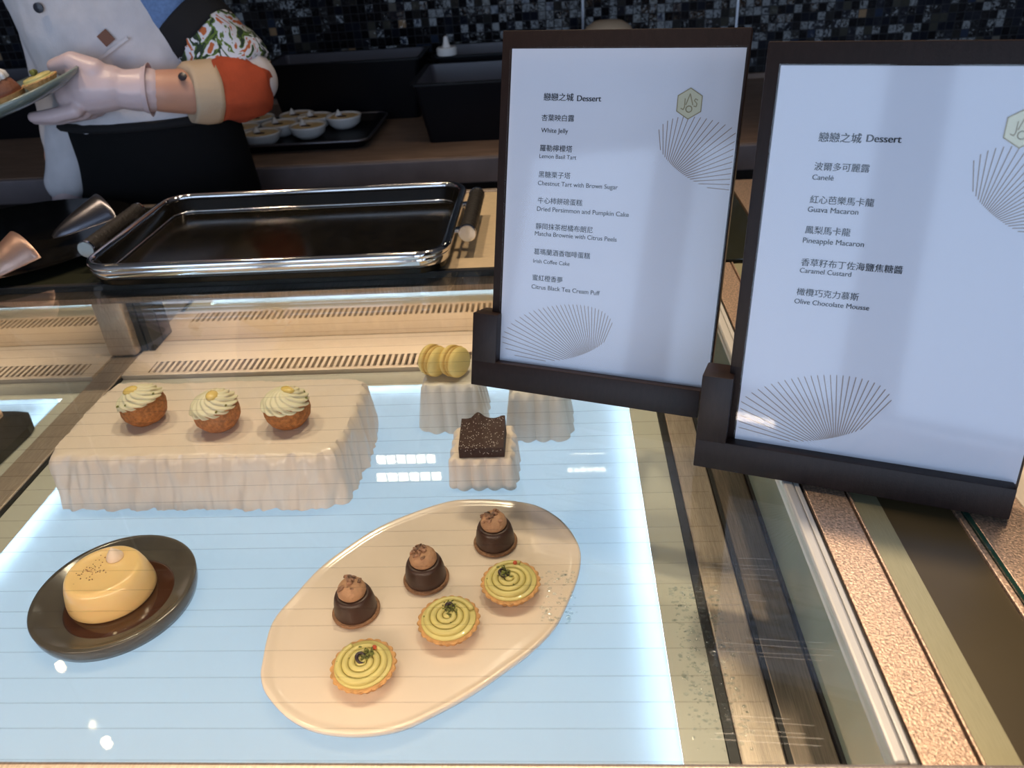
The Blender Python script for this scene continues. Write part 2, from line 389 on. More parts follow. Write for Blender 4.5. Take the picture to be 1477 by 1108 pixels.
def text_bm(bm, body, u0, u1, v0, place, bold=0):
    """lettering stretched between u0 and u1 on baseline v0; place(u, v) gives the point on the sheet"""
    c = bpy.data.curves.new('t', 'FONT'); c.body = body; c.size = 1
    o = bpy.data.objects.new('t', c); COL.objects.link(o)
    dg = bpy.context.evaluated_depsgraph_get(); dg.update()
    me = bpy.data.meshes.new_from_object(o.evaluated_get(dg))
    xs = [v.co.x for v in me.vertices]
    if xs:
        k = (u1 - u0) / (max(xs) - min(xs)); mn = min(xs)
        for sh in ((-1, 1) if bold else (0,)):
            lift = Vector((0, 0, .00004 if sh > 0 else 0))
            vs = [bm.verts.new(place(u0 + (v.co.x - mn + sh * bold) * k, v0 + v.co.y * k) + lift) for v in me.vertices]
            for p in me.polygons:
                try: bm.faces.new([vs[i] for i in p.vertices])
                except ValueError: pass
    bpy.data.objects.remove(o); bpy.data.curves.remove(c); bpy.data.meshes.remove(me)

# ------------------------------------------------------------------ the room
WY = 2.29
struct('floor', B(-3.3, 3.3, -3.3, WY + .1, -.1, 0), M['floor'])
struct('ceiling', B(-3.3, 3.3, -3.3, WY + .1, 2.75, 2.85), M['ceil'])
struct('wall_back', B(-3.3, 3.3, WY, WY + .1, 0, 2.75), M['mosaic'])
struct('wall_left', B(-3.3, -3.2, -3.2, WY, 0, 2.75), M['wallp'])
struct('wall_right', B(3.2, 3.3, -3.2, WY, 0, 2.75), M['wallp'])
bm = bmesh.new()
box(bm, -3.2, 3.2, -3.3, -3.2, 0, .2); box(bm, -3.2, 3.2, -3.3, -3.2, 2.65, 2.75)
ed = [-3.2] + [v for x, wd in WIN for v in (x - wd / 2, x + wd / 2)] + [3.2]
for a, b in zip(ed[0::2], ed[1::2]):
    if b - a > .001: box(bm, a, b, -3.3, -3.2, .2, 2.65)
struct('wall_front', bm, M['wallp'])
for i, (x, wd) in enumerate(WIN):
    bm = bmesh.new()
    for a, b in ((x - wd / 2, x - wd / 2 + .05), (x + wd / 2 - .05, x + wd / 2), (x - .02, x + .02)): box(bm, a, b, -3.26, -3.2, .2, 2.65)
    for a, b in ((.2, .25), (2.6, 2.65), (2.05, 2.09)): box(bm, x - wd / 2 + .05, x + wd / 2 - .05, -3.255, -3.205, a, b)
    wf = struct('window_%d' % (i + 1), bm, M['frame_alu'])
    obj('window_pane', B(x - wd / 2 + .05, x + wd / 2 - .05, -3.234, -3.230, .25, 2.6), M['pane'], wf)
# slim steel strips set into the mosaic
for i, x in enumerate((-1.765, .077, .482)):
    struct('trim_%d' % (i + 1), B(x - .003, x + .003, WY - .006, WY, .896, 2.75), M['edge'])

# ------------------------------------------------------------------ ceiling lamps
for i, (x, y) in enumerate(SPOTS):
    t = thing('ceiling_spotlight', 'black cylindrical ceiling spotlight, %s of the row above the glass counter' % ('leftmost', 'second', 'third', 'rightmost')[i], 'lamp', (x, y, 2.75), group='ceiling spotlights over the counter')
    obj('housing', lathe([(.045, 0), (.045, -.10), (.038, -.10), (.036, -.085)], 24), M['lampbody'], t, 40)
    obj('bulb', lathe([(.034, -.086), (.030, -.09), (.001, -.093)], 20), M['bulb'], t, 0)
for i, (x, y) in enumerate(((-1.6, 1.55), (-1.32, 1.29))):
    t = thing('pendant_bulb', 'small pendant bulb hanging from the ceiling, the %s one' % ('farther', 'nearer')[i], 'lamp', (x, y, 2.75), group='pendant bulbs')
    obj('cord', tube(bmesh.new(), [(0, 0, 0), (0, 0, -.27)], .003, 8), M['lampbody'], t)
    obj('bulb', ball(bmesh.new(), (0, 0, -.312), .013, 16), M['bulb'], t, 0)
    obj('socket', lathe([(.014, -.27), (.016, -.30)], 16), M['lampbody'], t, 40)
for i, (x0, x1) in enumerate(((-.60, -.41), (-.001, .122))):  # bars placed for their reflections; second row stands in for the double image
    t = thing('led_bar_lamp', 'LED bar lamp on the mosaic wall, second row standing in for its doubled reflection, %s one' % ('left', 'right')[i], 'lamp', ((x0 + x1) / 2, 1.95, (1.99, 1.685)[i]), group='LED bar lamps on the wall')
    hw = (x1 - x0) / 2
    obj('bracket', B(-.015, .015, .01, WY - 1.95, -.015, .015), M['lampbody'], t)
    obj('housing', B(-hw - .01, hw + .01, 0, .03, -.05, .06), M['lampbody'], t)
    n = 6
    for z, ww in ((-.03, hw), (.04, hw * 1.12 if i == 0 else hw)):
        bm = bmesh.new()
        for k in range(n):
            xx = -ww + 2 * ww * (k + .5) / n; box(bm, xx - ww / n * .8, xx + ww / n * .8, -.004, 0, z - .006, z + .006)
        obj('led_row', bm, M['led'], t)

# ------------------------------------------------------------------ the refrigerated display counter
DC = thing('display_counter', 'long glass topped pastry display counter with lit shelf and bronze end rails', 'display counter', (0, 0, 0))
def part(name, bm, m, parent=DC, smooth=None): return obj(name, bm, m, parent, smooth)
part('cabinet', B(-1.9, .9, .30, 1.30, .0, .70), M['cab'])
bm = bmesh.new(); box(bm, -1.9, .9, .20, .258, .0, .884); box(bm, .21, .9, .30, 1.30, .70, .905); part('front_panel', bm, M['steel_dim'])
part('front_trim', B(-1.9, .9, .225, .2653, .885, .923, .003), M['steel'])
# lit shelves and their frosted borders
for (x0, x1, y0, y1) in (LP, LP2):
    pan = rrect(x1 - x0, y1 - y0, .012, 5, ((x0 + x1) / 2, (y0 + y1) / 2))
    part('lit_panel', rings(bmesh.new(), [[(x, y, z) for x, y in pan] for z in (.766, P)]), M['opal'])
    bm = bmesh.new()
    box(bm, x0 - .003, x0, y0, y1, .70, .765); box(bm, x1, x1 + .003, y0, y1, .70, .765); box(bm, x0, x1, y1, y1 + .003, .70, .765); box(bm, x0, x1, y0 - .003, y0, .70, .765); box(bm, x0, x1, y0, y1, .70, .705)
    part('light_box', bm, M['white'])
for (a, b, c, d) in ((-.658, .1175, LP, 0), (-1.9, -.7035, LP2, 1)):
    x0, x1, y0, y1 = c; bm = bmesh.new()
    box(bm, a, x0 - .0005, .27, .968, .760, .7694); box(bm, x1 + .0005, b, .27, .968, .760, .7694); box(bm, x0 - .0005, x1 + .0005, y1 + .0005, .968, .760, .7694); box(bm, x0 - .0005, x1 + .0005, .27, y0 - .0005, .760, .7694)
    part('shelf_border', bm, M['frost'])
# slotted air outlets along the back
for (x0, x1, s0, s1) in ((-.660, .118, -.622, .085), (-1.9, -.705, -1.86, -.725)):
    bm = bmesh.new()
    box(bm, x0, x1, .9705, .977, .762, .776, .001); box(bm, x0, x1, .977, .9775, .762, .776)
    box(bm, x0, x1, 1.0105, 1.076, .768, .776); box(bm, x0, s0, .9775, 1.0105, .768, .776); box(bm, s1, x1, .9775, 1.0105, .768, .776)
    n = int((s1 - s0) / .0092)
    for k in range(n):
        x = s0 + (s1 - s0) * (k + .5) / n
        if k % 1 == 0: box(bm, x - .0022, x + .0022, .9775, 1.0105, .768, .776)
    part('vent_grille', bm, M['vent'])
    part('vent_duct', B(x0, x1, .972, 1.075, .74, .762), M['dark'])
part('divider_rail', B(-.7027, -.6625, .27, 1.045, .762, .774, .002), M['steel'])
part('divider_gasket', B(-.6625, -.6585, .27, .97, .762, .7725), M['black'])
part('back_mirror', B(-1.9, .203, 1.077, 1.087, .76, .90), M['mirror'])
bm = bmesh.new(); box(bm, -.707, -.662, 1.03, 1.0762, .7765, .902, .004); p0 = part('post', bm, M['steel'], DC, 30)
bm = bmesh.new(); box(bm, -.661, -.652, 1.045, 1.076, .777, .902); box(bm, -.649, -.640, 1.045, 1.076, .777, .902); part('post_gasket', bm, M['black'])
# end frame on the right
part('end_gasket', B(.118, .1255, .27, 1.075, .762, .7725), M['black'])
part('end_rail', B(.1262, .1600, .27, 1.075, .762, .774, .0015), M['steel'])
part('end_gasket', B(.1604, .1640, .27, 1.075, .762, .777), M['black'])
part('end_rail', B(.1644, .2000, .27, 1.075, .762, .774, .0015), M['steel_dim'])
part('end_gasket', B(.2002, .2028, .27, 1.075, .762, .777), M['black'])
part('end_wall', B(.203, .2085, .27, 1.075, .762, .905), M['sidewall'])
# glass top and its trims
part('glass_top', B(-1.9, .1765, .2655, .976, .912, G, .0012, 1), M['glass'])
bm = bmesh.new()
for y in (.2724, .2938, .3123, .3316, .3534, .3749, .3905, .4112, .4318, .4544, .4717, .493, .514, .535, .556, .577, .598, .619, .64, .661, .682, .703, .724, .745, .766, .787, .808, .829, .85): box(bm, -1.9, .118, y - .00022, y + .00022, .9115, .9119)
part('heating_wires', bm, M['hair'])
M['scratch'] = glass_mat('scratched_glass', (.80, .80, .79), 2.6, rough=.25)
rs = random.Random(12); bm = bmesh.new()
for (x, y, n) in ((.115, .428, 5), (.128, .352, 4), (.108, .298, 5), (.095, .395, 3)):
    for k in range(n):
        a, L_, xx, yy = -.10 + .04 * rs.random(), .016 + .022 * rs.random(), x + .012 * rs.random(), y - .0045 * k - .003 * rs.random()
        c_, s_ = math.cos(a), math.sin(a); q = .00016
        f = [bm.verts.new((xx + dx * L_ * c_ - dy * s_, yy + dx * L_ * s_ + dy * c_, G + .00015)) for dx, dy in ((-1, -q), (1, -q), (1, q), (-1, q))]; bm.faces.new(f)
part('glass_scratches', bm, M['scratch'])['kind'] = 'stuff'
bm = bmesh.new()
for k in range(620):
    if k < 520: x, y = .070 + .036 * rs.random(), .278 + .130 * rs.random() ** .8
    else: x, y = -.022 + .026 * rs.random(), .375 + .05 * rs.random()
    ball(bm, (x, y, .9117), .00045 + .0010 * rs.random() ** 2, 6, (1.3, 1, .35))
M['water'] = glass_mat('water_drops', (.90, .93, .93), 1.6, rough=.05)
o = part('condensation_drops', bm, M['water'], DC, 0); o['kind'] = 'stuff'
part('back_trim', B(-1.9, .1765, .950, .9765, .9035, .9118), M['steel_dim'])
part('back_trim', B(-1.9, .19, .9768, .985, .905, .921), M['black'])
part('service_ledge', B(-.60, .165, .9855, 1.318, .903, .919, .002), M['ledge'])
part('dark_ledge', B(.1655, .284, .9855, 1.318, .903, .919, .002), M['darkledge'])  # right end of the ledge given a darker colour than the steel
part('dark_ledge', B(-1.9, -.6005, .9855, 1.318, .903, .919, .002), M['darkledge'])  # smoked glass piece left of the tray
part('ledge_edge', B(-1.9, .29, 1.3185, 1.332, .895, .921, .002), M['steel'])
YR0, YR1 = .2655, 1.316
part('glass_edge_trim', B(.1768, .1850, YR0, .976, .906, .9215, .002), M['lightsteel'])
part('glass_edge_trim', B(.1854, .1895, YR0, .976, .906, .9208, .001), M['lightsteel'])
part('rail_gasket', B(.1897, .1926, YR0, .976, .906, .916), M['black'])
part('bronze_rail', B(.1928, .2237, YR0, .976, .9055, .9185, .001), M['bronze'])
part('rail_gasket', B(.2238, .2250, YR0, .976, .9055, .9145), M['black'])
part('bronze_bead', B(.2252, .2272, YR0, .976, .9055, .9190, .0008), M['bronze'])
part('gold_strip', B(.2276, .2478, YR0, .976, .9055, .9160), M['gold'])
part('smoked_inset', B(.2480, .2993, YR0, .976, .9055, .9150), M['smoked'])
part('bronze_bead', B(.2995, .3043, YR0, .976, .9055, .9175, .0008), M['bronze'])
part('glass_fin', B(.3045, .3078, YR0, .976, .9055, .9195), M['greenedge'])
part('bronze_rail', B(.3082, .352, YR0, .976, .9055, .9185, .001), M['bronze'])
part('end_counter', B(.3522, .9, YR0, 1.316, .9055, .9185, .002), M['cream_counter'])
bm = bmesh.new(); box(bm, .285, .3518, .9765, 1.316, .9055, .9205); part('end_plate', bm, M['bronze'])

# ------------------------------------------------------------------ serving tray on the ledge
tr = thing('serving_tray', 'empty black rectangular serving tray with chrome rim and leather wrapped handles', 'tray', (-.405, 1.113, .921))
W_, D_ = .508, .308
def rr3(w, d, r, z, n=10): return [(x, y, z) for x, y in rrect(w, d, r, n)]
obj('tray_base', rings(bmesh.new(), [rr3(W_ - .024, D_ - .024, .034, 0), rr3(W_ - .014, D_ - .014, .036, .003), rr3(W_ - .012, D_ - .012, .036, .027), rr3(W_ - .020, D_ - .020, .034, .027), rr3(W_ - .034, D_ - .034, .03, .008)]), M['traypan'], tr, 40)
obj('side_band', rings(bmesh.new(), [rr3(W_ - .011, D_ - .011, .037, .0105), rr3(W_ - .003, D_ - .003, .040, .014), rr3(W_ + .002, D_ + .002, .042, .022), rr3(W_ + .001, D_ + .001, .041, .029), rr3(W_ - .010, D_ - .010, .036, .029)], True, False, False), M['chrome'], tr, 0)
obj('rim', tube(bmesh.new(), rr3(W_ - .006, D_ - .006, .040, .0300, 12), .0060, 14, True), M['chrome'], tr, 0)
obj('inner_bead', tube(bmesh.new(), rr3(W_ - .034, D_ - .034, .030, .0095, 12), .0016, 8, True), M['chrome'], tr, 0)
for s in (-1, 1):
    bm = bmesh.new(); x = s * (W_ / 2 + .022)
    pts = [(x, -.080 + .160 * k / 40, .033) for k in range(41)]
    tube(bm, pts, .0118, 18, radii=[.0116 + .0006 * math.sin(k * 2.4) for k in range(41)])
    h = obj('handle', bm, M['leather'], tr, 40)
    for e in (-1, 1):
        bm = bmesh.new(); tube(bm, [(x, e * .0805, .033), (x, e * .0845, .033), (x, e * .0855, .033)], .0125, 20, radii=[.0125, .0125, .0115])
        obj('end_cap', bm, M['chrome'], h, 40)
    for yy in (-.055, .055):
        obj('handle_bracket', B(min(s * (W_ / 2 - .004), x), max(s * (W_ / 2 - .004), x), yy - .006, yy + .006, .025, .031, .001), M['chrome'], tr)
cr = bmesh.new(); ball(cr, (0, 0, .004), .004, 8, (1.6, .9, .8)); tag(obj('crumb', cr, M['crumb'], None, 0, (-.32, .992, .929)), 'tiny tan crumb left on the black serving tray', 'crumb')

# ------------------------------------------------------------------ dark plate with metal scoops at the left
pl = tag(obj('dark_plate', lathe([(.10, 0), (.155, .006), (.185, .014), (.187, .016), (.150, .009), (.05, .006), (.001, .006)], 64), M['traypan'], None, 40, (-.866, 1.145, .921)), 'round black glazed plate left of the serving tray', 'plate')
def scoop(m, L=.090, r=.036, th=200):
    bm = bmesh.new(); loops = []
    for k in range(13):
        q = k / 12; rad = r * (1 - q) ** .75 + .0035 * q; lp = []
        for j in range(25):
            a = math.radians(90 - th / 2 + th * j / 24); lp.append((L * q, rad * math.cos(a), rad * math.sin(a) + .002))
        loops.append(lp)
    rings(bm, loops, False)
    bmesh.ops.solidify(bm, geom=bm.faces[:], thickness=.0016)
    return bm
tag(obj('pastry_scoop', scoop(0), M['copper'], None, 0, (-.780, 1.045, .945), (math.radians(8), math.radians(12), math.radians(238))), 'shiny copper coloured curved metal scoop lying on the dark plate', 'scoop')
tag(obj('pastry_scoop', scoop(0), M['gunmetal'], None, 0, (-.728, 1.185, .950), (math.radians(12), math.radians(6), math.radians(232))), 'dark grey curved metal scoop lying behind the copper one', 'scoop')

# ------------------------------------------------------------------ plaster display slab and pedestals
def flute_block(outline, z0, z1, fl, amp, flare, top_soft=.004, per=10, seed=0, rough=0, lean=0):
    """block with fluted sides; outline = list of (x, y) of the top edge, counterclockwise"""
    pts = [Vector((p[0], p[1])) for p in outline]; n = len(pts); dens = []
    for i in range(n):
        a, b = pts[i], pts[(i + 1) % n]; k = max(2, int((b - a).length / .0022))
        for s in range(k): dens.append(a + (b - a) * s / k)
    c = sum(dens, Vector((0, 0))) / len(dens); m = len(dens); per_len = 0; run = []
    for i in range(m): run.append(per_len); per_len += (dens[(i + 1) % m] - dens[i]).length
    nrm = []
    for i in range(m):
        d = dens[(i + 3) % m] - dens[i - 3]; nrm.append(Vector((d.y, -d.x)).normalized())
    loops = []; H = z1 - z0
    for k in range(15):
        q = k / 14; lp = []
        for i in range(m):
            s = run[i] + lean * (1 - q)
            f = amp * (abs(math.sin(PI * s / fl)) - .5)
            if rough: f = rough * (1.3 * noise.noise(Vector((s * 62 + (1 - q) * .9, q * 1.1, seed))) + .9 * noise.noise(Vector((s * 150 + (1 - q) * 1.6, q * 2.2, seed + 5))))
            off = f * (1 if q < .93 else .45) + flare * (1 - q) - (top_soft * ((q - .86) / .14) ** 2 if q > .86 else 0)
            p = dens[i] + nrm[i] * off; z = z0 + H * q
            if rough and k == 14: z += .0012 * noise.noise(Vector((p.x * 40, p.y * 40, 3)))
            if k == 0 and rough: z = z0
            lp.append((p.x, p.y, z))
        loops.append(lp)
    # domed top made of shrinking rings
    for sc, dz in ((.965, .0006), (.85, .0004), (.6, .0), (.3, -.0004), (.02, -.0006)):
        lp = []
        for (x, y, z) in loops[14]:
            q = c + (Vector((x, y)) - c) * sc; zz = z1 + dz
            if rough: zz += .0014 * noise.noise(Vector((q.x * 28, q.y * 28, seed + 2)))
            lp.append((q.x, q.y, zz))
        loops.append(lp)
    return rings(bmesh.new(), loops)
sl = [(-.584, .681), (-.54, .677), (-.47, .676), (-.40, .675), (-.33, .672), (-.275, .672), (-.256, .682), (-.250, .71), (-.246, .76), (-.246, .80), (-.250, .828), (-.262, .837), (-.32, .840), (-.36, .836), (-.42, .842), (-.49, .838), (-.55, .846), (-.578, .842), (-.588, .82), (-.590, .77), (-.590, .70)]
slab = tag(obj('display_slab', flute_block(sl, P + .0003, .8405, .01, 0, .006, .004, rough=.0042, seed=4), M['rock'], None, 50), 'large white rock-like display slab carrying the three cream puffs', 'display slab')
def pedestal(x0, x1, y0, y1, z1, fl, amp, flare, m, label):
    o = [(x, y) for x, y in rrect(x1 - x0, y1 - y0, .004, 3, ((x0 + x1) / 2, (y0 + y1) / 2))]
    return tag(obj('display_pedestal', flute_block(o, P + .0003, z1, fl, amp, flare, .002), m, None, 50), label, 'pedestal', 'white fluted display pedestals')
pedestal(-.177, -.112, .820, .886, .8345, .0190, .0062, .010, M['frost_ped'], 'white fluted pedestal under the two yellow macarons')
pedestal(-.064, -.002, .797, .862, .8345, .0190, .0062, .010, M['frost_ped'], 'empty white fluted pedestal behind the bottom of the left menu stand')
pedestal(-.131, -.061, .6985, .766, .810, .0175, .0062, .003, M['rock'], 'low white fluted pedestal under the chocolate brownie')

# ------------------------------------------------------------------ cream puffs
def make_puff():
    t = thing('cream_puff', '', 'cream puff', (0, 0, 0))
    R = .0255
    def rf(th, k, r, z):
        d = Vector((math.cos(th) * r, math.sin(th) * r, z)) * 110
        f = 1 + .045 * noise.noise(d) + .02 * noise.noise(d * 2.3); return r * f, z
    prof = [(.010, 0), (.016, .001), (.021, .006), (.0245, .013), (R, .020), (.0245, .027), (.021, .033), (.012, .037), (.001, .038)]
    bmp = lathe(prof, 64, rf); bmesh.ops.subdivide_edges(bmp, edges=bmp.edges[:], cuts=1, use_grid_fill=True)
    obj('choux_shell', bmp, M['choux'], t, 0)
    NZ = 34; prof = []
    for k in range(NZ):
        q = k / (NZ - 1)
        if q < .15: r, z = .018 + .0075 * q / .15, .0255 + .002 * q / .15
        else:
            u = (q - .15) / .85; r = .0262 * (1 - u ** 1.7) ** .62 + .0008; z = .0270 + .0180 * u
        prof.append((r, z))
    def rf2(th, k, r, z):
        a = 13 * (th + 2.1 * (z - .027) / .02 * .9); s = abs(math.sin(a / 2 * 1.0))
        step = .0010 * math.sin((z - .0275) / .0215 * 2 * PI * 2.6 + th)
        return r * (.86 + .14 * s) + step * (r / .025), z + .0006 * s
    obj('piped_cream', lathe(prof, 130, rf2), M['cream'], t, 0)
    bm = bmesh.new(); ball(bm, (-.003, -.004, .0440), .0085, 14, (1, .75, .42), Matrix.Rotation(.3, 4, 'X')); obj('jelly_piece', bm, M['jelly'], t, 0)
    bm = bmesh.new()
    for (x, y, z) in ((-.020, -.013, .0335), (-.009, -.020, .0345), (.019, -.010, .034)): ball(bm, (x, y, z), .0016, 6, (1.4, .8, .8))
    zs = obj('zest_flecks', bm, M['speck'], t, 0); zs['kind'] = 'stuff'
    return t
pf = make_puff(); pf.scale = (1.04, 1.04, 1.02); pz0 = .8408
pf['label'] = 'cream puff with pale green piped cream, nearest the left end of the slab'; pf['group'] = 'cream puffs on the white slab'
pf.location = (-.4945, .752, pz0); pf.rotation_euler = (math.radians(-6), math.radians(-10), .3)
p2 = dup(pf, (-.4015, .737, pz0), None, 'cream puff between the other two on the white slab'); p2.rotation_euler = (math.radians(-3), math.radians(-3), 1.5)
p3 = dup(pf, (-.3205, .738, pz0), None, 'cream puff nearest the fluted right end of the slab'); p3.rotation_euler = (math.radians(0), math.radians(-2), 2.6)

# ------------------------------------------------------------------ macarons
def make_macaron():
    t = thing('macaron', '', 'macaron', (0, 0, 0))
    R = .0198
    for s in (-1, 1):
        bm = lathe([(R * .93, .0035), (R * 1.0, .0062), (R * .985, .0085), (R * .88, .0112), (R * .62, .0132), (R * .3, .0139), (.0005, .0140)], 40)
        if s < 0: bmesh.ops.rotate(bm, verts=bm.verts, matrix=Matrix.Rotation(PI, 3, 'X'))
        sh = obj('shell', bm, M['maca'], t, 0)
        def rf(th, k, r, z): return r * (1 + .03 * noise.noise(Vector((math.cos(th) * 9, math.sin(th) * 9, z * 900)))), z
        bm = lathe([(R * .9, .0018), (R * 1.01, .0022), (R * 1.03, .0034), (R * 1.0, .0046), (R * .9, .005)], 72, rf)
        if s < 0: bmesh.ops.rotate(bm, verts=bm.verts, matrix=Matrix.Rotation(PI, 3, 'X'))
        obj('ruffled_foot', bm, M['macafoot'], sh, 0)
    obj('filling', lathe([(R * .85, -.002), (R * .93, -.001), (R * .93, .001), (R * .85, .002)], 40), M['macafill'], t, 0)
    return t
mc = make_macaron(); mc['label'] = 'yellow macaron standing on edge, left of the pair on the pedestal'; mc['group'] = 'yellow macarons on the pedestal'
def stand(o, loc, dirv, roll=0):
    q = Vector((0, 0, 1)).rotation_difference(Vector(dirv).normalized()); o.rotation_mode = 'XYZ'; o.rotation_euler = q.to_euler(); o.location = loc
stand(mc, (-.1645, .850, .8347 + .0200), (.85, -.52, -.05))
m2 = dup(mc, (0, 0, 0), None, 'yellow macaron standing on edge, right of the pair beside the menu stand'); stand(m2, (-.1372, .8460, .8347 + .0200), (.83, -.55, .06))

# ------------------------------------------------------------------ brownie
br = thing('brownie', 'square dark chocolate brownie dusted with sugar grains on the low pedestal', 'brownie', (-.0955, .7255, .8104))
bm = bmesh.new(); L = []
nx, ny = 26, 22
def bh(u, v):
    h = .0150 + .0075 * v + .0012 * noise.noise(Vector((u * 5, v * 5, 1))) - .002 * max(0, .2 - v) * 4
    h += .0085 * math.exp(-((u - .40) / .13) ** 2 - ((v - 1.0) / .35) ** 2) + .003 * math.exp(-((u - .98) / .12) ** 2 - ((v - .95) / .2) ** 2)
    return h
grid = [[bm.verts.new((-.0255 + .051 * i / nx, -.0225 + .046 * j / ny, bh(i / nx, j / ny))) for i in range(nx + 1)] for j in range(ny + 1)]
low = [[bm.verts.new((-.0258 + .0516 * i / nx, -.0228 + .0466 * j / ny, 0)) for i in range(nx + 1)] for j in range(ny + 1)]
for j in range(ny):
    for i in range(nx):
        bm.faces.new((grid[j][i], grid[j][i + 1], grid[j + 1][i + 1], grid[j + 1][i])); bm.faces.new((low[j][i], low[j + 1][i], low[j + 1][i + 1], low[j][i + 1]))
for i in range(nx):
    bm.faces.new((grid[0][i], low[0][i], low[0][i + 1], grid[0][i + 1])); bm.faces.new((grid[ny][i], grid[ny][i + 1], low[ny][i + 1], low[ny][i]))
for j in range(ny):
    bm.faces.new((grid[j][0], grid[j + 1][0], low[j + 1][0], low[j][0])); bm.faces.new((grid[j][nx], low[j][nx], low[j + 1][nx], grid[j + 1][nx]))
obj('cake_body', bm, M['brownie'], br, 40)
bm = bmesh.new(); rs = random.Random(3)
for k in range(130):
    u, v = rs.random(), rs.random(); ball(bm, (-.0252 + .0504 * u, -.022 + .045 * v, bh(u, v)), .00026 + .00032 * rs.random(), 5)
for k in range(45):
    ball(bm, (-.025 + .05 * rs.random(), -.0228, .003 + .019 * rs.random()), .00025 + .0003 * rs.random(), 5)
o = obj('sugar_grains', bm, M['sugar'], br); o['kind'] = 'stuff'

# ------------------------------------------------------------------ organic cream plate
out = [(-.273, .444), (-.278, .489), (-.265, .526), (-.25, .56), (-.228, .59), (-.202, .618), (-.167, .641), (-.131, .658), (-.102, .661), (-.066, .658), (-.035, .649), (-.012, .63), (.003, .606), (.011, .578), (.008, .546), (-.002, .514), (-.015, .483), (-.036, .457), (-.059, .436), (-.084, .415), (-.111, .397), (-.138, .382), (-.165, .376), (-.19, .376), (-.214, .381), (-.237, .393), (-.259, .413), (-.269, .429)]
out = [(p.x, p.y) for p in catmull(list(reversed(out)), 4)]
cxy = Vector((-.135, .52))
def ring2(sc, z, off=0):
    r = []
    for x, y in out:
        d = Vector((x, y)) - cxy; d = d * sc + (d.normalized() * off); r.append((cxy.x + d.x, cxy.y + d.y, z))
    return r
plate = tag(obj('serving_plate', rings(bmesh.new(), [ring2(.9, P + .0005), ring2(.97, P + .004, 0), ring2(.995, P + .010), ring2(1, P + .0135), ring2(.995, P + .0155), ring2(.978, P + .0155), ring2(.955, P + .0135), ring2(.92, P + .0125), ring2(.5, P + .0122), ring2(.02, P + .0122)]), M['porcelain'], None, 0), 'cream freeform oval plate holding chocolate domes and lemon tarts', 'plate')
PZ = P + .0127

# ------------------------------------------------------------------ chocolate mousse domes
def make_mousse():
    t = thing('chocolate_mousse_dome', '', 'mousse cake', (0, 0, 0))
    obj('biscuit_base', lathe([(.0205, 0), (.0222, .0006), (.0225, .002), (.0205, .0032), (.001, .0032)], 48), M['biscuit'], t, 0)
    obj('chocolate_shell', lathe([(.0196, .0030), (.0199, .0045), (.0196, .009), (.0186, .016), (.0176, .0205), (.0162, .0238), (.0140, .0248), (.0115, .0240), (.001, .0236)], 56), M['choc'], t, 0)
    def rf(th, k, r, z): return r * (1 + .02 * noise.noise(Vector((math.cos(th) * 3, math.sin(th) * 3, z * 200)))), z
    obj('mousse_cap', lathe([(.0118, .0238), (.0131, .0260), (.0132, .0290), (.0122, .0325), (.0098, .0356), (.006, .0376), (.0005, .0383)], 48, rf), M['mousse'], t, 0)
    return t
def nibs(t, seed, n, cx, cy, big):
    rs = random.Random(seed); bm = bmesh.new()
    for k in range(n):
        a = rs.random() * 2 * PI; r = min(.0105, abs(rs.gauss(0, .0068))); x = cx + r * math.cos(a); y = cy + r * math.sin(a)
        d2 = min(1, (x * x + y * y) / .0132 ** 2); z = .029 + .0096 * math.sqrt(max(0, 1 - d2)) + .0013
        s = (.0011 + .0012 * rs.random()) * big
        ball(bm, (x, y, z), s, 6, (1.7, .9, .75), Matrix.Rotation(rs.random() * 6, 4, 'Z') @ Matrix.Rotation(rs.random() - .5, 4, 'Y'))
    o = obj('cocoa_nibs', bm, M['nib'], t); o['kind'] = 'stuff'
m0 = make_mousse()
MP = [(-.2015, .505), (-.1405, .545), (-.0755, .5945)]
ml = ['chocolate mousse dome with sparse large nut bits, nearest the front left of the plate', 'chocolate mousse dome in the middle of its row on the cream plate', 'chocolate mousse dome at the far end of the plate near the brownie']
ms = [m0] + [dup(m0, (0, 0, 0)) for _ in range(2)]
for i, o in enumerate(ms):
    o.location = (*MP[i], PZ); o.rotation_euler = (0, 0, i * 1.3); o['label'] = ml[i]; o['group'] = 'chocolate mousse domes on the cream plate'
nibs(m0, 1, 11, -.002, .001, 1.25); nibs(ms[1], 2, 34, -.001, .003, .9); nibs(ms[2], 5, 38, .0, .004, .85)

# ------------------------------------------------------------------ lemon basil tarts
def make_tart():
    t = thing('lemon_tart', '', 'tart', (0, 0, 0))
    def rf(th, k, r, z): return r * (1 + (.065 if 0 < k < 5 else .0) * abs(math.sin(th * 11)) - .02), z
    obj('crust', lathe([(.019, 0), (.0205, .001), (.0235, .006), (.0276, .0114), (.0268, .0126), (.022, .0115), (.001, .0112)], 156, rf), M['crust'], t, 30)
    bm = lathe([(.0232, .0108), (.0248, .0122), (.0248, .0132), (.0235, .0138), (.001, .0140)], 48)
    pts = []; n = 240; turns = 3.7
    for k in range(n + 1):
        q = k / n; r = .0214 * (1 - q) + .0006; a = q * turns * 2 * PI; pts.append((r * math.cos(a), r * math.sin(a), .0146 + .0018 * q))
    tube(bm, pts, .0026, 12, radii=[.0030 - .0003 * k / n for k in range(n + 1)])
    obj('lemon_cream', bm, M['curd'], t, 0)
    rs = random.Random(9); bm = bmesh.new()
    for k in range(12):
        a = rs.random() * 6.28; r = .006 + .017 * rs.random(); ball(bm, (r * math.cos(a), r * math.sin(a), .0168), .0006 + .0005 * rs.random(), 5)
    o = obj('basil_flecks', bm, M['herb'], t); o['kind'] = 'stuff'
    return t
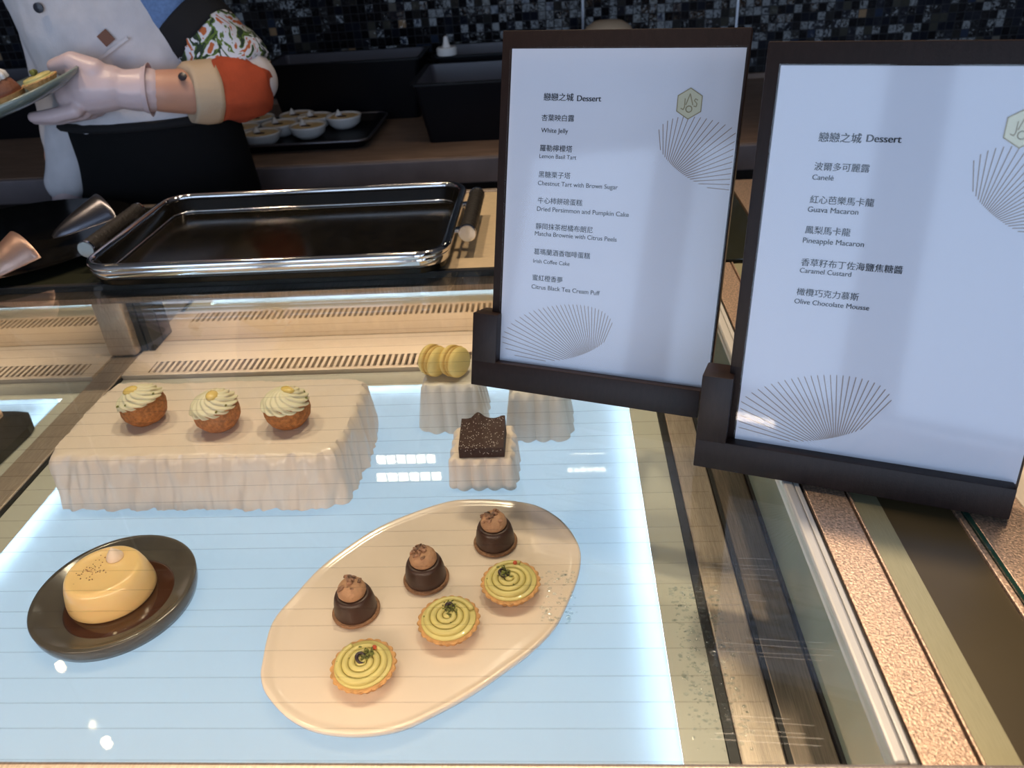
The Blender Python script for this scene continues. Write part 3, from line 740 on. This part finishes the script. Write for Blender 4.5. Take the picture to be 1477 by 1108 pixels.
def garnish(t, seed, x, y, olive, herb, berry=None):
    rs = random.Random(seed)
    if herb:
        bm = bmesh.new()
        for k in range(80):
            ball(bm, (x + herb[0] + rs.gauss(0, .0026), y + herb[1] + rs.gauss(0, .0026), .0178 + abs(rs.gauss(0, .0026))), .0006 + .0007 * rs.random(), 5, (1.5, .8, .7), Matrix.Rotation(rs.random() * 6, 4, 'Z'))
        o = obj('herb_crumble', bm, M['herb'], t); o['kind'] = 'stuff'
    if olive:
        rot = Matrix.Rotation(olive[0], 3, 'Z') @ Matrix.Rotation(olive[1] * .5, 3, 'X'); r0 = .0036
        pts = [Vector((x, y, .0196)) + rot @ Vector((r0 * math.cos(a), r0 * 1.25 * math.sin(a), 0)) for a in [2 * PI * k / 26 * olive[2] for k in range(27)]]
        bm = bmesh.new(); tube(bm, pts, .0015, 8, radii=[.0017 - .0008 * abs(k / 13 - 1) for k in range(27)]); obj('olive_slice', bm, M['olive'], t, 0)
    if berry:
        bm = bmesh.new(); ball(bm, (berry[0], berry[1], .0185), .0021, 12); obj('pepper_berry', bm, M['red'], t, 0)
t0 = make_tart()
TP = [(-.1785, .4345, 2.2), (-.1105, .4835, .4), (-.0565, .5285, 1.2)]
tl = ['lemon tart with red berry, nearest the viewer on the plate', 'lemon tart with upright green herb tuft, middle of its row', 'lemon tart with dark olive slice off centre, farthest on the plate']
ts = [t0] + [dup(t0, (0, 0, 0)) for _ in range(2)]
for i, o in enumerate(ts):
    o.location = (TP[i][0], TP[i][1], PZ); o.rotation_euler = (0, 0, 0); o['label'] = tl[i]; o['group'] = 'lemon tarts on the cream plate'
    for ch in o.children:
        if ch.name.startswith('lemon_cream'): ch.rotation_euler = (0, 0, TP[i][2])
garnish(ts[0], 1, -.001, .001, (.6, .7, .75), (.004, .004), (.008, .013))
garnish(ts[1], 2, .001, .006, (.2, 1.2, .6), (0, 0))
garnish(ts[2], 3, -.006, .004, (1.2, .6, 1), (.0005, 0), (.004, .018))

# ------------------------------------------------------------------ caramel custard on smoked dish
cu = tag(obj('smoked_glass_dish', lathe([(.070, 0), (.0748, .002), (.0768, .008), (.0778, .0175), (.0766, .0190), (.0725, .0183), (.066, .0130), (.05, .0112), (.001, .0108)], 80), M['smokedish'], None, 0, (-.4495, .531, P + .0004)), 'round smoked brown glass dish under the caramel custard', 'dish')
cf = thing('caramel_custard', 'yellow vanilla custard pudding in caramel on smoked brown dish', 'custard', (-.452, .531, P + .0116))
def rfc(th, k, r, z): return r * (1 + .012 * math.sin(2 * th + 1)), z
obj('caramel_sauce', lathe([(.050, 0), (.052, .0004), (.050, .0009), (.001, .0012)], 56), M['caramel'], cf, 0, (.009, -.005, 0))
obj('pudding', lathe([(.039, .001), (.0412, .004), (.0408, .010), (.0385, .022), (.0360, .0295), (.0338, .0328), (.0315, .0338), (.0285, .0328), (.02, .0324), (.001, .0326)], 64, rfc), M['custard'], cf, 0, (0, 0, 0))
obj('cream_dollop', lathe([(.0078, 0), (.0082, .002), (.0062, .006), (.0034, .0095), (.0004, .0135)], 32), M['dollop'], cf, 0, (.004, .017, .0322))
rs = random.Random(21); bm = bmesh.new()
for k in range(46): ball(bm, (rs.gauss(-.012, .008), rs.gauss(.0, .008), .0327), .0004 + .0003 * rs.random(), 5)
o = obj('vanilla_specks', bm, M['nib'], cf); o['kind'] = 'stuff'

# ------------------------------------------------------------------ neighbouring case section on the left
oc = [(-1.10, .60), (-.728, .60), (-.7195, .83), (-.723, .845), (-.741, .868), (-.762, .872), (-1.10, .880)]
tag(obj('slate_board', rings(bmesh.new(), [[(x, y, z) for x, y in oc] for z in (P + .0005, P + .012)]), M['slate'], None, None), 'black slate board with cut corner in the left case section', 'board')
oc = [(-1.06, .63), (-.776, .63), (-.770, .64), (-.772, .860), (-.778, .867), (-1.06, .870)]
tag(obj('copper_plate', rings(bmesh.new(), [[(x, y, z) for x, y in oc] for z in (P + .0125, P + .018)]), M['peach'], None, None), 'peach coloured flat plate lying on the black slate board', 'plate')

# ------------------------------------------------------------------ menu stands
def fan_bm(bm, F, C_, a, b, ang, n, a0, a1, place, clip=None, wd=.00035):
    """straight rays from F clipped to an ellipse"""
    ca, sa = math.cos(ang), math.sin(ang)
    for k in range(n):
        t = a0 + (a1 - a0) * k / (n - 1); d = (math.cos(t), math.sin(t))
        fx, fy = F[0] - C_[0], F[1] - C_[1]
        px, py = (fx * ca + fy * sa) / a, (-fx * sa + fy * ca) / b; dx, dy = (d[0] * ca + d[1] * sa) / a, (-d[0] * sa + d[1] * ca) / b
        A, Bq, Cq = dx * dx + dy * dy, 2 * (px * dx + py * dy), px * px + py * py - 1; D = Bq * Bq - 4 * A * Cq
        if D <= 0: continue
        s0, s1 = (-Bq - math.sqrt(D)) / 2 / A, (-Bq + math.sqrt(D)) / 2 / A
        s0 = max(s0, .004)
        if s1 <= s0: continue
        p, q = (F[0] + d[0] * s0, F[1] + d[1] * s0), (F[0] + d[0] * s1, F[1] + d[1] * s1)
        if clip:
            lo, hi = clip
            def cut(p, q):
                if q[0] < lo: s = (lo - p[0]) / (q[0] - p[0]); q = (lo, p[1] + (q[1] - p[1]) * s)
                if q[0] > hi: s = (hi - p[0]) / (q[0] - p[0]); q = (hi, p[1] + (q[1] - p[1]) * s)
                return q
            if not (lo < p[0] < hi): continue
            q = cut(p, q)
        nx, ny = -d[1] * wd, d[0] * wd
        vs = [bm.verts.new(place(*c)) for c in ((p[0] - nx, p[1] - ny), (q[0] - nx, q[1] - ny), (q[0] + nx, q[1] + ny), (p[0] + nx, p[1] + ny))]
        bm.faces.new(vs)
def stroke(bm, pts, wd, place):
    for (a, b) in zip(pts, pts[1:]):
        d = Vector((b[0] - a[0], b[1] - a[1])).normalized(); n = Vector((-d.y, d.x)) * wd; e = d * wd * .6
        bm.faces.new([bm.verts.new(place(*c)) for c in ((a[0] - n.x - e.x, a[1] - n.y - e.y), (b[0] - n.x + e.x, b[1] - n.y + e.y), (b[0] + n.x + e.x, b[1] + n.y + e.y), (a[0] + n.x - e.x, a[1] + n.y - e.y))])
def menu(Bp, yaw, tilt, label, lines, bar, stub, fan, fan2, emb):
    root = thing('menu_stand', label, 'menu stand', (Bp[0], Bp[1], G + .0005), yaw, 'dark wood menu stands')
    dz = Bp[2] - G - .0005; st, ct = math.sin(tilt), math.cos(tilt)
    def P3(u, v, n): return Vector((u, v * st - n * ct, dz + v * ct + n * st))
    def slabm(u0, u1, v0, v1, n0, n1, bev=0, clampz=False):
        bm = B(u0, u1, v0, v1, n0, n1, bev) if bev else B(u0, u1, v0, v1, n0, n1)
        for v in bm.verts:
            v.co = P3(*v.co)
            if clampz: v.co.z = max(v.co.z, .0)
        return bm
    WP, HP = .2066, .2921
    obj('back_board', slabm(-.0105, .2090, -.012, .3078, -.0125, -.0012, .0012), M['wood'], root, 30)
    pp = obj('paper', slabm(0, WP, 0, HP, -.0008, 0), M['paper'], root)
    obj('acrylic_cover', slabm(-.001, WP + .0012, -.001, HP + .001, .0012, .0026), M['acryl'], root)
    obj('holder_base', slabm(bar[0], bar[1], bar[2], bar[3], -.022, .012, .001, True), M['wood'], root, 30)
    obj('holder_upright', slabm(bar[0], stub[0], bar[3] - .002, stub[1], -.022, .012, .001, True), M['wood'], root, 30)
    if bar[0] < -.03:
        for u0, u1 in ((.058, .088), (.166, .200)): obj('rubber_foot', B(u0, u1, .0, .020, -.0018, .0028), M['black'], root)
    obj('back_leg', rings(bmesh.new(), [[(.07, .098 + .04, 0), (.13, .098 + .04, 0), (.13, .106 + .04, 0), (.07, .106 + .04, 0)], [P3(.07, .22, -.0135), P3(.13, .22, -.0135), P3(.13, .21, -.019), P3(.07, .21, -.019)]]), M['wood'], root)
    place = lambda u, v: P3(u, v, .00025)
    bm = bmesh.new()
    for (s, u0, u1, v, bold) in lines: text_bm(bm, s, u0 / 1000, u1 / 1000, v / 1000, place, bold)
    obj('lettering', bm, M['ink'], pp)
    for f in (fan, fan2):
        bm = bmesh.new(); fan_bm(bm, *f, place, (.0015, WP - .001)); obj('fan_print', bm, M['fan'], pp)
    ex, ey, er = emb; hexa = [(ex + er * math.sin(k * PI / 3), ey + er * 1.06 * math.cos(k * PI / 3)) for k in range(6)]
    bm = bmesh.new(); pl2 = lambda u, v: P3(u, v, .0003); bm.faces.new([bm.verts.new(pl2(*p)) for p in hexa]); e1 = obj('emblem', bm, M['emb'], pp)
    bm = bmesh.new(); pl3 = lambda u, v: P3(u, v, .0005); k = er / .012
    stroke(bm, hexa + hexa[:1], .0004 * k, pl3)
    q = lambda pts: [(ex + a * k / 1000, ey + b * k / 1000) for a, b in pts]
    stroke(bm, q([(-4, 4), (-4, -3), (-5, -5), (-7, -4)]), .00045 * k, pl3)
    stroke(bm, q([(-3, -1), (0, 8), (3, -1)]), .00045 * k, pl3)
    stroke(bm, q([(7, 3), (5, 4), (4, 2.6), (6.5, 0), (6, -2.4), (4, -2)]), .0004 * k, pl3)
    stroke(bm, q([(2.6 * math.cos(a), -4.5 + 2.6 * math.sin(a)) for a in [2 * PI * i / 14 for i in range(15)]]), .00045 * k, pl3)
    o = obj('emblem_monogram', bm, M['embd'], pp)
    return root
L1 = [('戀戀之城', 32.9, 61, 248.6, .02), ('Dessert', 64.5, 86.6, 248.2, .028), ('杏葉映白露', 31.7, 62.9, 231, .009), ('White Jelly', 32, 57.8, 220.4, .009), ('羅勒檸檬塔', 31.8, 62.9, 204.4, .009), ('Lemon Basil Tart', 31.6, 67.2, 197.8, .009), ('黑糖栗子塔', 31.8, 62.7, 180.8, .009), ('Chestnut Tart with Brown Sugar', 31.5, 108, 173.4, .009), ('牛心柿餅磅蛋糕', 32.3, 75.8, 157.2, .009), ('Dried Persimmon and Pumpkin Cake', 31.9, 120.2, 149.8, .009), ('靜岡抹茶柑橘布朗尼', 31.6, 87.4, 133.3, .009), ('Matcha Brownie with Citrus Peels', 31.1, 110.8, 126.8, .009), ('葛瑪蘭酒香咖啡蛋糕', 31, 86.8, 109.3, .009), ('Irish Coffee Cake', 31, 67.3, 100.9, .009), ('蜜紅橙香夢', 31, 61.4, 84.3, .009), ('Citrus Black Tea Cream Puff', 30.5, 98.7, 75.8, .009)]
L2 = [('戀戀之城', 31.9, 59.9, 242.2, .02), ('Dessert', 63.3, 85.4, 242.7, .028), ('波爾多可麗露', 31.7, 68.5, 222.4, .010), ('Canelé', 31.4, 45.8, 215.3, .016), ('紅心芭樂馬卡龍', 32, 75.2, 198.9, .010), ('Guava Macaron', 31.5, 65.9, 192.2, .016), ('鳳梨馬卡龍', 31.7, 62.9, 176.7, .010), ('Pineapple Macaron', 31.2, 73.3, 169.3, .016), ('香草籽布丁佐海鹽焦糖醬', 32.2, 102, 152.3, .010), ('Caramel Custard', 32.1, 68.2, 146.6, .016), ('橄欖巧克力慕斯', 32.1, 76, 129.4, .010), ('Olive Chocolate Mousse', 31.4, 84.5, 122.4, .016)]
menu((-.0652, .6828, .9482), -.32, .2933, 'left dark wood menu stand, listing seven desserts, nearer the serving tray', L1, (-.0255, .2025, -.0265, 0), (.0005, .048),
     ((.0964, .0028), (.058, .0345), .0575, .0268, math.radians(16), 33, math.radians(71), math.radians(177)),
     ((.1483, .1813), (.190, .206), .0535, .0262, math.radians(-22), 24, math.radians(100), math.radians(-3)), (.1645, .2478, .0118))
menu((.1416, .5418, .9446), -.3225, .1836, 'right dark wood menu stand, listing five desserts, standing over the bronze rail', L2, (-.0306, .2055, -.0250, .001), (-.006, .058),
     ((.0788, .0012), (.054, .037), .060, .0278, math.radians(17), 31, math.radians(58), math.radians(176)),
     ((.140, .187), (.1795, .211), .0525, .0262, math.radians(-24), 24, math.radians(100), math.radians(-3)), (.1565, .2545, .0118))

# ------------------------------------------------------------------ back counter and what stands on it
CY = 1.632; CZ = .896
bc = thing('back_counter', 'long stone topped back counter below the dark mosaic wall', 'counter', (0, CY, 0))
o = obj('worktop', B(-3.1, 2.2, .002, WY - CY - .004, CZ - .052, CZ, .003), M['stonetop'], bc)
obj('worktop_front', B(-3.1, 2.2, -.012, .0018, CZ - .054, CZ - .001, .003), M['stone'], bc)
obj('cabinet', B(-3.1, 2.2, .04, WY - CY - .004, 0, CZ - .0525), M['cab'], bc)
bm = bmesh.new()
obj('upstand', B(-3.1, 2.2, WY - CY - .02, WY - CY - .004, CZ, CZ + .012), M['stonetop'], bc)
def tub(x0, x1, y0, y1, h, label, taper=.02, wallt=.006, name='food_tub', z0=CZ + .0005):
    t = thing(name, label, 'tub', ((x0 + x1) / 2, (y0 + y1) / 2, z0)); a, b = (x1 - x0) / 2, (y1 - y0) / 2
    def lp(da, z): return [(x, y, z) for x, y in rrect(2 * (a + da), 2 * (b + da), .012, 4)]
    obj('body', rings(bmesh.new(), [lp(-taper, 0), lp(0, h), lp(.006, h), lp(.006, h + .004), lp(-wallt, h + .004), lp(-wallt - taper, .012)]), M['tub'], t, 40)
    obj('inner_lining', rings(bmesh.new(), [lp(-wallt - .001, h + .0035), lp(-wallt - taper * .5 - .001, h - .05), lp(-wallt - taper * .5 - .006, h - .055)], True, False, True), M['tublid'], t, 40)
    return t
tub(-.71, -.325, 1.99, 2.16, .14, 'large black open food tub by the mosaic wall, right of the person')
tub(-.305, -.02, 1.735, 1.98, .125, 'black open food tub at the counter front, beside the left menu stand')
tub(-1.62, -1.18, 1.99, 2.2, .14, 'black open food tub by the mosaic wall, left behind the person')
tub(-.29, .02, 2.02, 2.2, .135, 'black food tub at the wall, behind the tub beside the menu stand')
wb = thing('dispenser_cap', 'small white dispenser cap with pointed nozzle on the rear black tub', 'dispenser', (-.262, 2.03, CZ + .1405))
obj('cap', lathe([(.024, 0), (.025, .004), (.025, .015), (.022, .018), (.001, .018)], 28), M['white'], wb, 40)
obj('nozzle', lathe([(.011, .018), (.008, .024), (.005, .04), (.001, .043)], 20), M['white'], wb, 40)
bt = thing('oven_tray', 'black rectangular tray holding small custard bowls on the back counter', 'tray', (-.685, 1.865, CZ + .0005))
obj('tray_base', rings(bmesh.new(), [rr3(.50, .24, .02, 0), rr3(.53, .27, .03, .018), rr3(.535, .275, .03, .020), rr3(.525, .265, .028, .020), rr3(.495, .235, .02, .006)]), M['tub'], bt, 40)
obj('rim', tube(bmesh.new(), rr3(.535, .275, .031, .0195), .003, 8, True), M['gunmetal'], bt, 0)
def make_bowl():
    t = thing('custard_bowl', '', 'bowl', (0, 0, 0))
    obj('bowl', lathe([(.018, 0), (.026, .002), (.038, .012), (.0425, .026), (.043, .030), (.041, .030), (.038, .024), (.001, .022)], 36), M['white'], t, 0)
    obj('custard', lathe([(.036, .022), (.039, .0265), (.03, .028), (.001, .0285)], 30), M['custard'], t, 0)
    obj('cream_dollop', lathe([(.009, .0), (.008, .005), (.004, .010), (.0005, .015)], 16), M['white'], t, 0, (-.012, .004, .028))
    bm = bmesh.new(); ball(bm, (-.002, -.008, .0285), .010, 10, (1.3, .7, .25)); obj('caramel_spot', bm, M['caramel'], t, 0)
    return t
BP = [(-.512, 1.915, 'farthest right and apart'), (-.578, 1.835, 'front one left of the gap'), (-.672, 1.785, 'nearest the front rim of the tray'), (-.655, 1.870, 'behind the nearest one'), (-.742, 1.852, 'left one half hidden by the black apron'), (-.735, 1.945, 'left rear one beside the rust sleeve'), (-.638, 1.957, 'rear one in the middle'), (-.585, 1.925, 'rear one behind the front right bowl')]
b0 = make_bowl()
for i, (x, y, d) in enumerate(BP):
    o = b0 if i == 0 else dup(b0, (0, 0, 0))
    o.location = (x, y, CZ + .0068); o['label'] = 'white custard bowl on the black tray, ' + d; o['group'] = 'custard bowls on the back counter'
BOWL = thing('mixing_bowl', 'beige upturned bowl on a black stand by the mosaic wall, behind the left menu', 'bowl', (.135, 2.14, CZ + .0005))
obj('stand', lathe([(.06, 0), (.06, .14), (.055, .142), (.001, .142)], 32), M['tub'], BOWL, 40)
obj('bowl', lathe([(.065, .142), (.064, .15), (.055, .168), (.035, .18), (.001, .184)], 32), M['beige'], BOWL, 0)

# ------------------------------------------------------------------ the person behind the counter
pe = thing('person', 'person in grey shirt, black apron and gloves holding a plate of tarts', 'person', (-.77, 1.485, 0))
ox, oy = -.77, 1.485
def l3(pts): return [(x - ox, y - oy, z, r) for x, y, z, r in pts]
def hand_open(bm, k):   # arm hanging on the photo's left
    chain(bm, l3([(-.930, 1.415, .925, .026 * k), (-.935, 1.405, .885, .030 * k), (-.935, 1.40, .862, .027 * k)]))
    for dx, dy, ln in ((-.016, -.012, .066), (-.006, .0, .074), (.006, .008, .070), (.016, .014, .056)):
        x, y, z = -.935 + dx, 1.40 + dy, .858
        chain(bm, l3([(x, y, z, .0105 * k), (x + .004, y - .006, z - ln * .5, .0095 * k), (x + .012, y - .002, z - ln, .0078 * k)]))
    chain(bm, l3([(-.948, 1.395, .90, .014 * k), (-.971, 1.387, .880, .0105 * k), (-.985, 1.384, .862, .0085 * k)]))
def hand_plate(bm, k):  # hand gripping the plate rim
    chain(bm, l3([(-.711, 1.338, 1.114, .029 * k), (-.738, 1.333, 1.120, .037 * k), (-.770, 1.330, 1.121, .042 * k), (-.797, 1.328, 1.113, .034 * k)]))
    for i, (dy, ln, dz) in enumerate(((-.034, .074, -.014), (-.012, .086, -.022), (.011, .082, -.026), (.032, .064, -.026))):
        x, y, z = -.790, 1.330 + dy, 1.108 + dz
        chain(bm, l3([(x, y, z, .0135 * k), (x - ln * .5, y - .003, z - .006, .0115 * k), (x - ln * .95, y - .006, z - .006, .009 * k)]))
    chain(bm, l3([(-.752, 1.322, 1.147, .022 * k), (-.785, 1.326, 1.163, .0175 * k), (-.820, 1.332, 1.158, .0125 * k)]))
# body: one continuous skin
bm = bmesh.new()
eloft(bm, [(0, .01, .84, .13, .085), (0, .01, .92, .15, .09), (-.01, .01, 1.02, .13, .08), (-.02, .01, 1.12, .14, .085), (-.03, .012, 1.22, .15, .088), (-.035, .02, 1.29, .15, .085), (-.035, .025, 1.335, .09, .06), (-.035, .025, 1.36, .05, .05)])
chain(bm, l3([(-.805, 1.495, 1.33, .052), (-.80, 1.485, 1.42, .047)]))
ball(bm, (-.03, -.005, 1.505), .085, 20, (.90, 1.05, 1.22)); ball(bm, (-.03, -.035, 1.455), .055, 16, (.95, .95, .95))   # skull and jaw
ball(bm, (-.03, -.097, 1.487), .013, 10, (.8, 1, 1.5)); ball(bm, (-.03, -.102, 1.478), .012, 10, (1.1, .8, .7))       # nose
for s in (-1, 1):
    ball(bm, (-.03 + s * .077, .0, 1.49), .02, 10, (.45, .8, 1.4)); ball(bm, (-.03 + s * .033, -.072, 1.475), .022, 10)
ball(bm, (-.03, -.088, 1.448), .016, 10, (1.3, .6, .6))
chain(bm, l3([(-.745, 1.495, 1.30, .052), (-.70, 1.49, 1.262, .050), (-.63, 1.485, 1.185, .045), (-.553, 1.455, 1.10, .042), (-.59, 1.41, 1.09, .042), (-.66, 1.355, 1.106, .035), (-.711, 1.338, 1.114, .028)]))
chain(bm, l3([(-.88, 1.495, 1.295, .050), (-.902, 1.50, 1.25, .044), (-.908, 1.495, 1.15, .040), (-.904, 1.465, 1.06, .038), (-.928, 1.435, .985, .032), (-.930, 1.415, .925, .024)]))
hand_open(bm, .88); hand_plate(bm, .90)
for s in (-1, 1): chain(bm, l3([(-.77 + s * .075, 1.48, .87, .09), (-.77 + s * .085, 1.475, .48, .058), (-.77 + s * .09, 1.485, .09, .04), (-.77 + s * .095, 1.40, .04, .033)]))
body = fuse('body', bm, M['skin'], pe, .005, 5)
# face details and hair
for s in (-1, 1):
    bm = bmesh.new(); ball(bm, (-.03 + s * .031, -.083, 1.508), .0105, 12, (1.3, .6, .7)); e = obj('eye', bm, M['eye'], pe, 0)
    bm = bmesh.new(); ball(bm, (-.03 + s * .031, -.0885, 1.508), .0045, 10, (1, .5, 1)); obj('iris', bm, M['button'], e, 0)
    bm = bmesh.new(); tube(bm, [(-.03 + s * .016, -.090, 1.526), (-.03 + s * .032, -.090, 1.531), (-.03 + s * .048, -.080, 1.526)], .003, 8); obj('eyebrow', bm, M['hairp'], pe, 0)
bm = bmesh.new(); tube(bm, [(-.052, -.092, 1.448), (-.03, -.099, 1.449), (-.008, -.092, 1.448)], .005, 8, radii=[.002, .005, .002]); obj('lips', bm, M['lip'], pe, 0)
bm = bmesh.new(); ball(bm, (-.03, .018, 1.528), .094, 20, (.96, 1.0, 1.06)); ball(bm, (-.03, .115, 1.52), .038, 14); ball(bm, (-.03, .03, 1.47), .078, 14, (1, .8, 1)); fuse('hair', bm, M['hairp'], pe, .006, 4)
# trousers and shoes
bm = bmesh.new(); eloft(bm, [(0, .01, .86, .155, .11), (0, .01, .95, .165, .112), (-.005, .01, 1.01, .155, .104)])
for s in (-1, 1): chain(bm, l3([(-.77 + s * .078, 1.48, .88, .098), (-.77 + s * .085, 1.475, .48, .078), (-.77 + s * .09, 1.485, .10, .062)]))
fuse('trousers', bm, M['trouser'], pe, .009, 5)
for s in (-1, 1):
    bm = bmesh.new(); chain(bm, l3([(-.77 + s * .09, 1.50, .045, .044), (-.77 + s * .095, 1.38, .036, .036)])); box(bm, s * .092 - .035, s * .092 + .035, -.13, .075, 0.001, .02)
    fuse('shoe', bm, M['shoe'], pe, .006, 3)
# shirt (torso and both sleeves in one cloth)
bm = bmesh.new()
eloft(bm, [(0.002, .005, 1.010, .120, .085), (0.000, .0, 1.025, .152, .104), (-0.003, -.002, 1.055, .160, .108), (-0.008, .0, 1.12, .157, .104), (-0.018, .004, 1.22, .162, .104), (-.035, .010, 1.29, .162, .095), (-.035, .022, 1.34, .10, .072), (-.035, .022, 1.36, .062, .062)])
chain(bm, l3([(-.745, 1.495, 1.30, .062), (-.70, 1.49, 1.262, .062), (-.63, 1.485, 1.185, .059), (-.553, 1.457, 1.10, .052), (-.59, 1.412, 1.09, .048), (-.61, 1.395, 1.092, .045)]))
chain(bm, l3([(-.88, 1.495, 1.295, .062), (-.900, 1.50, 1.25, .058), (-.908, 1.495, 1.15, .053), (-.902, 1.465, 1.06, .052), (-.914, 1.438, .985, .046), (-.926, 1.420, .945, .038)]))
sh = fuse('shirt', bm, M['shirt'], pe, .0055, 5, .006)
obj('button', lathe([(.008, 0), (.008, .003), (.001, .004)], 16), M['button'], sh, 40, (-.077, -.098, 1.241), (math.radians(92), 0, 0))
for z in (1.16, 1.09): obj('button', lathe([(.006, 0), (.006, .003), (.001, .004)], 16), M['button'], sh, 40, (-.070, -.104, z), (math.radians(92), 0, 0))
bm = B(-.010, .010, -.002, .001, -.010, .010, .0005); obj('leather_patch', bm, M['patch'], sh, None, (.022, -.101, 1.190), (0, math.radians(-32), math.radians(10)))
bm = bmesh.new(); box(bm, -.033, .033, -.002, .002, -.0025, .0025, .0005); obj('pocket_edge', bm, M['shirt'], sh, None, (.028, -.101, 1.172), (0, math.radians(-28), math.radians(10)))
# patchwork sleeve pieces wrapped round the bent arm
def sleeve(name, m, pts, n=28, wr=.003, par=None):
    P0 = [Vector(p[:3]) for p in l3(pts)]; R0 = [p[3] for p in pts]; bm = bmesh.new(); tube(bm, P0, .05, n, radii=R0)
    bmesh.ops.subdivide_edges(bm, edges=bm.edges[:], cuts=2, use_grid_fill=True)
    for v in bm.verts: v.co += Vector((noise.noise(v.co * 22), noise.noise(v.co * 22 + Vector((5, 0, 0))), noise.noise(v.co * 30 + Vector((0, 7, 0))))) * wr
    return obj(name, bm, m, par or sh, 0)
sleeve('denim_panel', M['denim'], [(-.735, 1.490, 1.295, .070), (-.705, 1.490, 1.267, .073), (-.668, 1.486, 1.222, .073), (-.652, 1.484, 1.203, .070)], wr=.005)
sleeve('black_band', M['blackcloth'], [(-.656, 1.485, 1.208, .069), (-.632, 1.482, 1.182, .070), (-.614, 1.478, 1.164, .068)])
sleeve('floral_panel', M['floral'], [(-.619, 1.479, 1.169, .067), (-.595, 1.474, 1.142, .069), (-.572, 1.466, 1.118, .066), (-.552, 1.458, 1.100, .058)], wr=.009)
sleeve('rust_panel', M['rust'], [(-.538, 1.470, 1.102, .040), (-.550, 1.452, 1.094, .056), (-.575, 1.424, 1.091, .058), (-.598, 1.402, 1.093, .054)], wr=.010)
cf_ = sleeve('turned_cuff', M['beige'], [(-.594, 1.406, 1.093, .054), (-.612, 1.392, 1.095, .052), (-.630, 1.378, 1.098, .049), (-.631, 1.377, 1.098, .043)], wr=.004)
obj('cuff_button', lathe([(.007, 0), (.007, .003), (.001, .004)], 16), M['button'], cf_, 40, (-.618 - ox, 1.347 - oy, 1.128), (math.radians(50), 0, 0))
# apron round the waist
bm = bmesh.new(); loops = []
for k in range(22):
    q = k / 21; z = 1.050 - .51 * q; lp = []
    for i in range(57):
        a = math.radians(165 + 210 * i / 56); rx, ry = .168 + .030 * q, .112 + .035 * q
        f = 1 + .02 * q * math.sin(a * 9) ; lp.append((.0 + rx * f * math.cos(a), .005 + ry * f * math.sin(a), z))
    loops.append(lp)
rings(bm, loops, False); bmesh.ops.solidify(bm, geom=bm.faces[:], thickness=.003); ap = obj('apron', bm, M['blackcloth'], pe, 0)
bm = bmesh.new(); tube(bm, [(.172 * math.cos(t), .005 + .115 * math.sin(t), 1.045) for t in [2 * PI * k / 40 for k in range(40)]], .008, 8, True); obj('apron_tie', bm, M['blackcloth'], ap, 0)
# gloves
bm = bmesh.new(); hand_plate(bm, 1.0)
chain(bm, l3([(-.711, 1.338, 1.114, .033), (-.695, 1.342, 1.112, .0345), (-.683, 1.346, 1.111, .036)])); g1 = fuse('glove', bm, M['glove'], pe, .0035, 4, .0015)
bm = bmesh.new(); tube(bm, [Vector(p[:3]) for p in l3([(-.690, 1.3435, 1.112, 0), (-.684, 1.3455, 1.111, 0), (-.681, 1.3465, 1.1108, 0), (-.679, 1.347, 1.1105, 0)])], .04, 32, radii=[.0355, .038, .040, .043], cap=False); obj('glove_cuff', bm, M['glove'], g1, 0)
bm = bmesh.new(); hand_open(bm, 1.0); chain(bm, l3([(-.930, 1.415, .925, .029), (-.929, 1.418, .945, .031)])); fuse('glove', bm, M['glove'], pe, .0035, 4, .001)

# plate in the hand and the tarts on it
hp = tag(obj('held_plate', lathe([(.07, 0), (.098, .001), (.126, .011), (.131, .018), (.128, .0205), (.122, .0185), (.098, .0095), (.001, .009)], 64), M['plateg'], None, 0, (-.884, 1.280, 1.108), (math.radians(6), math.radians(-14), 0)), 'round grey plate held in the gloved hand at the left edge', 'plate')
Rp = Matrix.Translation((-.884, 1.280, 1.108)) @ Matrix.Rotation(math.radians(-14), 4, 'Y') @ Matrix.Rotation(math.radians(6), 4, 'X')
def on_plate(t, x, y):
    t.location = Rp @ Vector((x, y, .0105 + max(0, math.hypot(x, y) - .074) * .25)); t.rotation_euler = (math.radians(6), math.radians(-14), 0)
ct_ = thing('chestnut_tart', 'brown chestnut cream tart with white piped topping, on the held plate', 'tart', (0, 0, 0))
obj('crust', lathe([(.022, 0), (.026, .010), (.027, .0115), (.022, .0112), (.001, .011)], 60), M['crust'], ct_, 30)
obj('chestnut_cream', lathe([(.023, .0105), (.022, .018), (.018, .029), (.014, .034), (.001, .035)], 40), M['chestnut'], ct_, 0)
obj('piped_cream', lathe([(.012, .031), (.0185, .034), (.0175, .042), (.012, .0475), (.002, .051)], 72, lambda th, k, r, z: (r * (.85 + .15 * abs(math.sin(th * 5))), z)), M['white'], ct_, 0)
bm = bmesh.new(); tube(bm, [(0, 0, .049), (-.006, 0, .060)], .004, 8); obj('nut_stick', bm, M['crumb'], ct_, 0)
on_plate(ct_, .030, -.030)
lt = dup(t0, (0, 0, 0), None, 'lemon tart with a green leaf on top, on the held plate by the glove', 'tarts on the held plate'); ct_['group'] = 'tarts on the held plate'
for ch in list(lt.children):
    if ch.name.startswith(('herb', 'olive', 'pepper')): bpy.data.objects.remove(ch)
bm = bmesh.new()
for a in (-.5, .3, 1.2, 2.2): ball(bm, (.004 * math.cos(a) - .006, .004 * math.sin(a), .023), .005, 8, (1.2, .5, .9), Matrix.Rotation(a, 4, 'Z'))
obj('leaf', bm, M['herb'], lt, 0)
on_plate(lt, .083, -.016)
